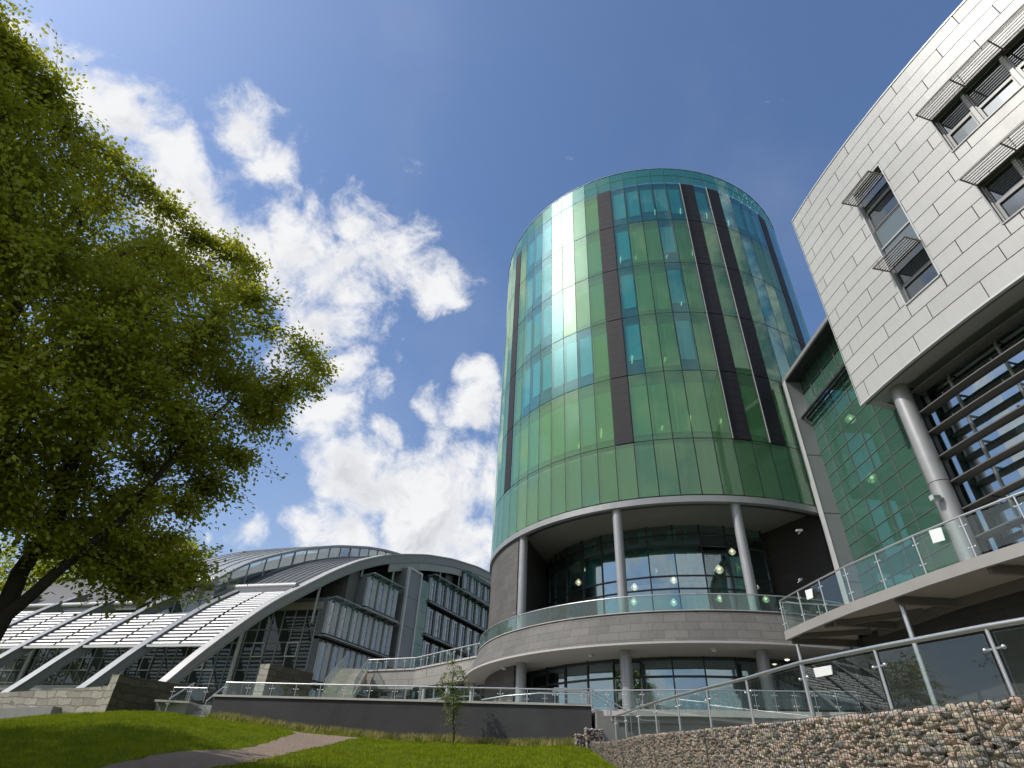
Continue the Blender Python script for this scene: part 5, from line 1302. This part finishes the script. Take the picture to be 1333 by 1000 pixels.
# railing along the gabion
azp = [60, 48, 39.08, 31.45, 25.85, 21.4, 18.1, 15.6, 13.7, 12.25, 11.15, 10.3]; xp = [6.0, 5.35, 4.95, 4.65, 4.45, 4.3, 4.15, 4.05, 3.95, 3.9, 3.85, 3.8]; zt = [1.50, 1.58, 1.645, 1.73, 1.83, 1.89, 1.975, 2.07, 2.14, 2.22, 2.26, 2.32]
gp_ = [Vector((x, x / math.tan(R_(a)), z - .74)) for a, x, z in zip(azp, xp, zt)]
railing('gabion_railing', 'polished steel railing with clear glass rising along the top of the gabion wall', 'railing', gp_, .74, posts=gp_, hr=.030, pr=.020, clamps=1, arm=.10, glass=G_rail2, gapz=.06)
d = [px_line(*p, gp_[4], gp_[3], .1) for p in [(1062.5, 882), (1084, 878), (1082, 866), (1059, 870)]]
notice('paper_notice', 'blank white sheet on the lower railing glass above the gabion wall', d)
# ramp behind the gabion
b = MB(); ys = [1.0 + i * 1.0 for i in range(24)]; vs = []
for y in ys: z = gz_(y) - .12; vs += [(gx(y) + .3, y, z), (gx(y) + 3, y, z), (15.5, y, z), (19, y, z)]
b.add(vs, [(4 * i + k, 4 * i + k + 1, 4 * i + 5 + k, 4 * i + 4 + k) for i in range(len(ys) - 1) for k in range(3)]); tag(b.build('ramp', M_tile), 'paved ramp behind the gabion wall', 'ramp', kind='structure')
# dome camera, security cameras
def seccam(label, px_, dist, size=.14):
    d = ray(*px_); q = d * (dist / math.hypot(d.x, d.y)); r = thing('security_camera', label, 'camera', tuple(q), None)
    MB().obox(q + Vector((-size, -.05, -.04)), (size * 1.6, .03, .03), (-.02, .1, 0), (0, 0, .09)).build('housing', M_alu_lt, r)
    MB().tube([q + Vector((size * .3, .05, 0)), q + Vector((size * .6, .45, .02))], .02, 6).build('bracket', M_alu_lt, r)
    MB().tube([q + Vector((-size - .01, 0, 0)), q + Vector((-size + .02, 0, 0))], .035, 8).build('lens', M_joint, r)
seccam('small pale security camera on the dark granite return right of the lobby', (1042, 691), 28.2, .17)
seccam('tiny pale security camera low on the dark granite return above the deck corner', (1043, 755), 28.2, .08)
seccam('small dark security camera on the granite wall beside the left upper column', (671, 798), 31.6, .08)
def downlight(label, az, r, z, warm=False):
    p = at_az(az, r); t_ = thing('soffit_light', label, 'ceiling light', (p.x, p.y, z), 'round lights under the lower soffit')
    MB().tube([(p.x, p.y, z), (p.x, p.y, z - .07)], .16, 12, r_end=.13).build('housing', M_alu_lt, t_)
    MB().sphere((p.x, p.y, z - .07), .10, 8, (1, 1, .5)).build('diffuser', M_lamp if warm else M_paper, t_)
for az, r, lb in ((.6, 12.0, 'round light under the lower soffit at its far left edge'), (8.4, 11.7, 'round light under the lower soffit between the left and middle lower columns'), (19.2, 11.9, 'round light under the lower soffit left of the right lower column'), (24.9, 10.8, 'lit round light under the lower soffit right of the right lower column')):
    downlight(lb, az, r, 5.555, az > 20)

# ================================================================== PLANTS
def leaf_mat(name, ca, cb_, trans=.45):
    m = bpy.data.materials.new(name); m.use_nodes = True; t = NT(m.node_tree); t.n.clear(); o = t.new('ShaderNodeOutputMaterial')
    P = t.new('ShaderNodeNewGeometry').outputs['Position']
    n = t.new('ShaderNodeTexNoise', i_Vector=P, i_Scale=.55, i_Detail=3.0).outputs[0]
    n2 = t.new('ShaderNodeTexWhiteNoise', noise_dimensions='3D', i_Vector=t.new('ShaderNodeVectorMath', operation='SNAP', i_0=P, i_1=(.12, .12, .12)).outputs[0]).outputs[0]
    f = t.math('ADD', t.math('MULTIPLY', t.maprange(n, .35, .65), .5), t.math('MULTIPLY', n2, .5)); c = t.mixc(f, ca, cb_)
    d = t.new('ShaderNodeBsdfDiffuse', i_Color=c); tr = t.new('ShaderNodeBsdfTranslucent', i_Color=t.mixc(.5, c, (cb_[0] * 1.3, cb_[1] * 1.3, cb_[2] * .8)))
    mx = t.new('ShaderNodeMixShader', i_0=trans); t.l.new(d.outputs[0], mx.inputs[1]); t.l.new(tr.outputs[0], mx.inputs[2])
    gl = t.new('ShaderNodeBsdfGlossy'); gl.inputs['Roughness'].default_value = .45; gl.inputs['Color'].default_value = (.6, .65, .6, 1)
    m3 = t.new('ShaderNodeMixShader', i_0=.05); t.l.new(mx.outputs[0], m3.inputs[1]); t.l.new(gl.outputs[0], m3.inputs[2]); t.l.new(m3.outputs[0], o.inputs[0]); return m
def leaves(name, centres, dirs, size, mat, root, flat=.55):
    """rhombic leaves: centres Nx3, preferred direction Nx3"""
    n = len(centres); P = np.array(centres); Dv = np.array(dirs) + RNG.normal(0, .55, (n, 3)); Dv /= np.linalg.norm(Dv, axis=1)[:, None] + 1e-9
    nr = RNG.normal(0, 1, (n, 3)) * flat + np.array([0, 0, 1.0]); sd_ = np.cross(Dv, nr); sd_ /= np.linalg.norm(sd_, axis=1)[:, None] + 1e-9
    s = size * RNG.uniform(.65, 1.25, n)[:, None]; a = P - Dv * s * .5; c = P + Dv * s * .5; l = P - sd_ * s * .30 - Dv * s * .05; r = P + sd_ * s * .30 - Dv * s * .05
    V = np.stack([a, l, c, r], 1).reshape(-1, 3) - np.array(root['_w']); me = bpy.data.meshes.new(name)
    me.vertices.add(4 * n); me.vertices.foreach_set('co', V.ravel().astype(np.float32)); me.loops.add(4 * n); me.loops.foreach_set('vertex_index', np.arange(4 * n, dtype=np.int32))
    me.polygons.add(n); me.polygons.foreach_set('loop_start', np.arange(0, 4 * n, 4, dtype=np.int32)); me.update(calc_edges=True); me.materials.append(mat)
    o = bpy.data.objects.new(name, me); C.objects.link(o); o.parent = root; return o
def at_px(x, y, D_): d = ray(x, y); return d * (D_ / math.hypot(d.x, d.y))
def grow(limbs, targets, tips, root, leafmat, leafsize, per, r0, twig_r=.012, droop=.25, trunkname='trunk', spread=.30):
    """limbs: list of (points, radii). targets then tips attach to the nearest wood with a bowed path"""
    nodes = []; tb = MB()
    for pts, rad in limbs:
        q = walk(pts, 14); rs = [rad[0] + (rad[1] - rad[0]) * i / 14 for i in range(15)]
        q = [p + Vector((random.gauss(0, .03), random.gauss(0, .03), random.gauss(0, .03))) * (i > 0) for i, p in enumerate(q)]
        tb.tube(q, rs, 9, False); nodes += [(p, r) for p, r in zip(q, rs)]
    tb.build(trunkname, M_bark, root)
    NP = np.array([list(p) for p, r in nodes]); NR = [r for p, r in nodes]
    br = MB()
    base = NP[0].copy(); targets = sorted(targets, key=lambda p: (Vector(p) - Vector(base)).length)
    def attach(T, b, n, sides, rmax, bow):
        nonlocal NP
        T = Vector(T); d2 = np.linalg.norm(NP - np.array(T), axis=1); back = np.linalg.norm(NP - base, axis=1); tb_ = (T - Vector(base)).length
        k = int(np.argmin(d2 + .35 * np.maximum(0, back - tb_ + .3))); S = Vector(NP[k]); L = (T - S).length; r = min(rmax, NR[k] * .72, .012 + L * .028)
        M_ = (S + T) / 2 + Vector((random.gauss(0, .08), random.gauss(0, .08), abs(random.gauss(bow, .06)))) * L; pts = []; rs = []
        for i in range(n + 1):
            f = i / n; p = S * (1 - f) ** 2 + M_ * 2 * f * (1 - f) + T * f * f; pts.append(p); rs.append(r * (1 - .72 * f) + .002)
        b.tube(pts, rs, sides, False); NP = np.vstack([NP, [list(p) for p in pts[1:]]]); NR.extend(rs[1:]); return pts
    for T in targets: attach(T, br, 6, 6, r0, .12)
    br.build('branches', M_bark, root)
    tw = MB(); Cn, Dn = [], []; nb = len(NR)
    NPb, NRb = NP.copy(), list(NR)
    for T in tips:
        T = Vector(T); d2 = np.linalg.norm(NPb - np.array(T), axis=1); k = int(np.argmin(d2)); S = Vector(NPb[k]); L = max(.05, (T - S).length)
        if L > 1.5: S = T + (S - T) * (1.5 / L); L = 1.5
        M_ = (S + T) / 2 + Vector((0, 0, droop * .6 * L)); pts = [S * (1 - f) ** 2 + M_ * 2 * f * (1 - f) + T * f * f for f in (0, .33, .66, 1)]
        tw.tube(pts, [twig_r, twig_r * .7, twig_r * .5, twig_r * .3], 3, False)
        dr = (pts[3] - pts[1]); dr.normalize(); sdv = dr.cross(Vector((0, 0, 1))); sdv.normalize()
        m = int(per * random.uniform(.6, 1.4))
        for _ in range(m):
            f = random.random() ** .6; p = S * (1 - f) ** 2 + M_ * 2 * f * (1 - f) + T * f * f; lat = random.gauss(0, spread)
            Cn.append(p + sdv * lat + Vector((0, 0, random.gauss(-.02, .07) - abs(lat) * .12)) + dr * random.gauss(0, .1)); q = dr + sdv * (1 if lat > 0 else -1) * .8 + Vector((0, 0, -.15)); Dn.append(q)
    tw.build('twigs', M_bark, root)
    leaves('crown', [list(c) for c in Cn], [list(d) for d in Dn], leafsize, leafmat, root); return len(Cn)
M_leaf = leaf_mat('beech_leaf', (.115, .15, .015), (.40, .40, .035), .52)
M_leafy = leaf_mat('yellow_leaf', (.16, .19, .012), (.38, .40, .03), .5)
M_leafs = leaf_mat('sapling_leaf', (.09, .13, .03), (.20, .24, .07), .4)
SIL = [(-420, -260), (-120, -160), (0, 42), (45, 75), (70, 135), (105, 175), (150, 200), (185, 240), (230, 275), (262, 305), (315, 325), (340, 370), (358, 420), (385, 448), (420, 468), (416, 492), (385, 512), (355, 520), (348, 548), (318, 560), (318, 600), (285, 618), (266, 650), (242, 672), (226, 700), (252, 722), (256, 744), (215, 752), (200, 790), (150, 755), (90, 745), (40, 705), (-30, 690), (-200, 740), (-420, 700)]
beech = thing('beech_tree', 'huge leafy tree overhanging the lawn from the left edge', 'tree', tuple(at_px(-75, 935, 12.3)))
bz = at_px(-75, 935, 12.3); bz.z = ground_z(bz.x, bz.y) - .2; beech.location = bz; beech['_w'] = tuple(bz)
limbs = [([bz, at_px(-40, 870, 12.3), at_px(-5, 800, 12.4), at_px(40, 725, 12.6), at_px(95, 640, 13.2), at_px(140, 540, 14)], (.19, .04)),
         ([at_px(-45, 880, 12.2), at_px(20, 800, 12.0), at_px(85, 735, 11.8), at_px(160, 680, 11.6), at_px(220, 600, 11.6), at_px(300, 520, 11.8)], (.11, .02)),
         ([at_px(-30, 850, 12.4), at_px(-60, 700, 12.8), at_px(-40, 520, 13.0), at_px(30, 380, 13.2), at_px(90, 280, 13.4)], (.26, .05)),
         ([at_px(60, 690, 12.7), at_px(120, 560, 12.0), at_px(170, 430, 12.0), at_px(200, 340, 12.4)], (.14, .035)),
         ([at_px(-50, 640, 12.8), at_px(-120, 420, 13.5), at_px(-160, 200, 14), at_px(-110, 40, 14.5)], (.18, .05)),
         ([at_px(-35, 500, 12.9), at_px(-30, 330, 13.3), at_px(-20, 200, 13.6), at_px(0, 110, 14)], (.13, .03))]
def sil_depth(x, y):
    # deeper where the crown is thick: distance from outline in pixels
    m = min(abs((x2 - x1) * (y1 - y) - (x1 - x) * (y2 - y1)) / math.hypot(x2 - x1, y2 - y1) if 0 <= ((x - x1) * (x2 - x1) + (y - y1) * (y2 - y1)) / ((x2 - x1) ** 2 + (y2 - y1) ** 2) <= 1 else min(math.hypot(x - x1, y - y1), math.hypot(x - x2, y - y2)) for (x1, y1), (x2, y2) in zip(SIL, SIL[1:] + SIL[:1])); return m
def sample(nn, lo=0):
    o = []
    while len(o) < nn:
        x, y = random.uniform(-330, 425), random.uniform(-180, 785)
        if not inside(x, y, SIL): continue
        if x < -60 and random.random() < .45: continue
        m = sil_depth(x, y)
        if m < lo: continue
        w_ = min(3.3, .35 + m * .025); o.append(at_px(x, y, 12.9 + random.uniform(-w_, w_)))
    return o
edgeT = [at_px(x, y, 12.6 + random.uniform(-.5, .5)) for x, y in [(415, 478), (400, 500), (375, 505), (395, 460), (345, 540), (345, 430), (335, 395), (305, 590), (268, 628), (240, 655), (215, 700), (246, 735), (225, 745), (190, 770), (330, 340), (300, 330), (265, 312), (215, 270), (185, 245), (150, 205), (90, 165), (70, 120), (20, 70), (175, 760)]]
def clumped(nc, per):
    o = []
    for c in sample(nc, 6):
        R2 = random.uniform(.35, .8)
        for _ in range(per):
            v = Vector((random.gauss(0, .55), random.gauss(0, .55), random.gauss(0, .24))); v.z -= .12 * (v.x * v.x + v.y * v.y); o.append(c + v * R2 * 1.25)
    return o
SPRAY = []
for (x1, y1), (x2, y2) in zip(SIL[2:27], SIL[3:28]):
    L = math.hypot(x2 - x1, y2 - y1); nx_, ny_ = (y2 - y1) / L, -(x2 - x1) / L
    for _ in range(int(L / 9) + 1):
        f = random.random(); o_ = abs(random.gauss(0, 9)) * (1.6 if math.sin(x1 * .7 + y1 * .3) > .2 else .4); bx_, by_ = x1 + (x2 - x1) * f, y1 + (y2 - y1) * f
        for q in range(2): SPRAY.append(at_px(bx_ + nx_ * o_ * random.uniform(.3, 1) + random.gauss(0, 2), by_ + ny_ * o_ * random.uniform(.3, 1) + random.gauss(0, 2), 12.9 + random.uniform(-.8, .8)))
nl = grow(limbs, sample(210, 22) + edgeT, clumped(470, 18) + [p + Vector((random.gauss(0, .12), random.gauss(0, .12), random.gauss(0, .12))) for p in edgeT for _ in range(9)] + SPRAY, beech, M_leaf, .098, 34, .075, .007, spread=.24)
# trees beyond the arched building
def round_tree(name, label, base, h, r, mat, leafsize, nt, per, group=None):
    t_ = thing(name, label, 'tree', tuple(base), group); b0 = Vector(base); c = b0 + Vector((0, 0, h - r * .95))
    limbs = [([b0, b0 + Vector((.1, .1, h * .35)), c + Vector((.2, 0, 0))], (r * .07, r * .03)), ([b0 + Vector((0, 0, h * .3)), c + Vector((r * .4, .2, -.1 * r))], (r * .04, r * .02)), ([b0 + Vector((0, 0, h * .33)), c + Vector((-r * .4, -.3, 0))], (r * .04, r * .02))]
    def pt(k): 
        while 1:
            v = Vector((random.uniform(-1, 1), random.uniform(-1, 1), random.uniform(-1, 1)))
            lump = 1 + .18 * math.sin(v.x * 5 + base[0]) * math.cos(v.z * 6 + v.y * 4)
            if .35 < v.length < k * lump: return c + Vector((v.x * r, v.y * r, v.z * r * .95))
    grow(limbs, [pt(.75) for _ in range(40)], [pt(1) for _ in range(nt)], t_, mat, leafsize, per, r * .02, .02, .1, spread=.5)
round_tree('lime_tree', 'yellow green tree rising behind the roof just right of the big trunk', (-35, 63, 2), 20.0, 7.0, M_leafy, .38, 1300, 18, 'trees behind the arched building')
round_tree('lime_tree', 'yellow green tree behind the left part of the roof, partly hidden by the big trunk', (-46, 62, 2), 20, 8.5, M_leafy, .38, 1300, 18, 'trees behind the arched building')
round_tree('lime_tree', 'green tree at the left edge beyond the end of the raking struts', (-50, 48, 1.0), 14.0, 6.5, M_leaf, .34, 900, 16, 'trees behind the arched building')
round_tree('lime_tree', 'broad tree beyond the left edge whose shade lies over the lawn', (-17.2, 11.6, -.3), 12.6, 4.7, M_leaf, .30, 700, 16)
# sapling in front of the dark wall
sb = at_px(590, 962, 24.9); sb.z = ground_z(sb.x, sb.y); sap = thing('sapling', 'slender young tree in front of the dark retaining wall', 'tree', tuple(sb))
def sp(x, y, j=.25): 
    p = at_px(x, y, 24.9); return p + Vector((random.gauss(0, .05), random.uniform(-j, j), 0))
tg = [sp(random.uniform(575, 607), random.uniform(868, 915)) for _ in range(14)]
tp = []
for _ in range(150):
    y = random.triangular(856, 958, 895); w_ = 21 * math.exp(-((y - 895) / 26) ** 2) + 12 * math.exp(-((y - 942) / 12) ** 2) + 2; tp.append(sp(590 + random.uniform(-w_, w_), y))
grow([([sb, sp(591, 930, .02), sp(589, 895, .02), sp(592, 862, .02)], (.035, .008))], tg, tp, sap, M_leafs, .075, 14, .012, .004, .1, spread=.07)
# strip of sedge and low plants along the foot of the dark wall
pts = []
for _ in range(14000):
    f = random.random(); p = WL.lerp(WRt, f); o = abs(random.gauss(0, .16)) + .03; q = p - wn * o
    cl_ = .5 + .5 * math.sin(f * 95 + 2 * math.sin(f * 31)); 
    if random.random() > .35 + .65 * cl_: continue
    pts.append((q.x, q.y, ground_z(q.x, q.y) - .01))
tag(blades('border_grass', pts, .12, .34, .016, M_sedge, .7), 'strip of tufted border grass along the dark wall', 'border grass', kind='stuff')
for o in bpy.data.objects:
    if '_w' in o: del o['_w']
    if '_part' in o: del o['_part']
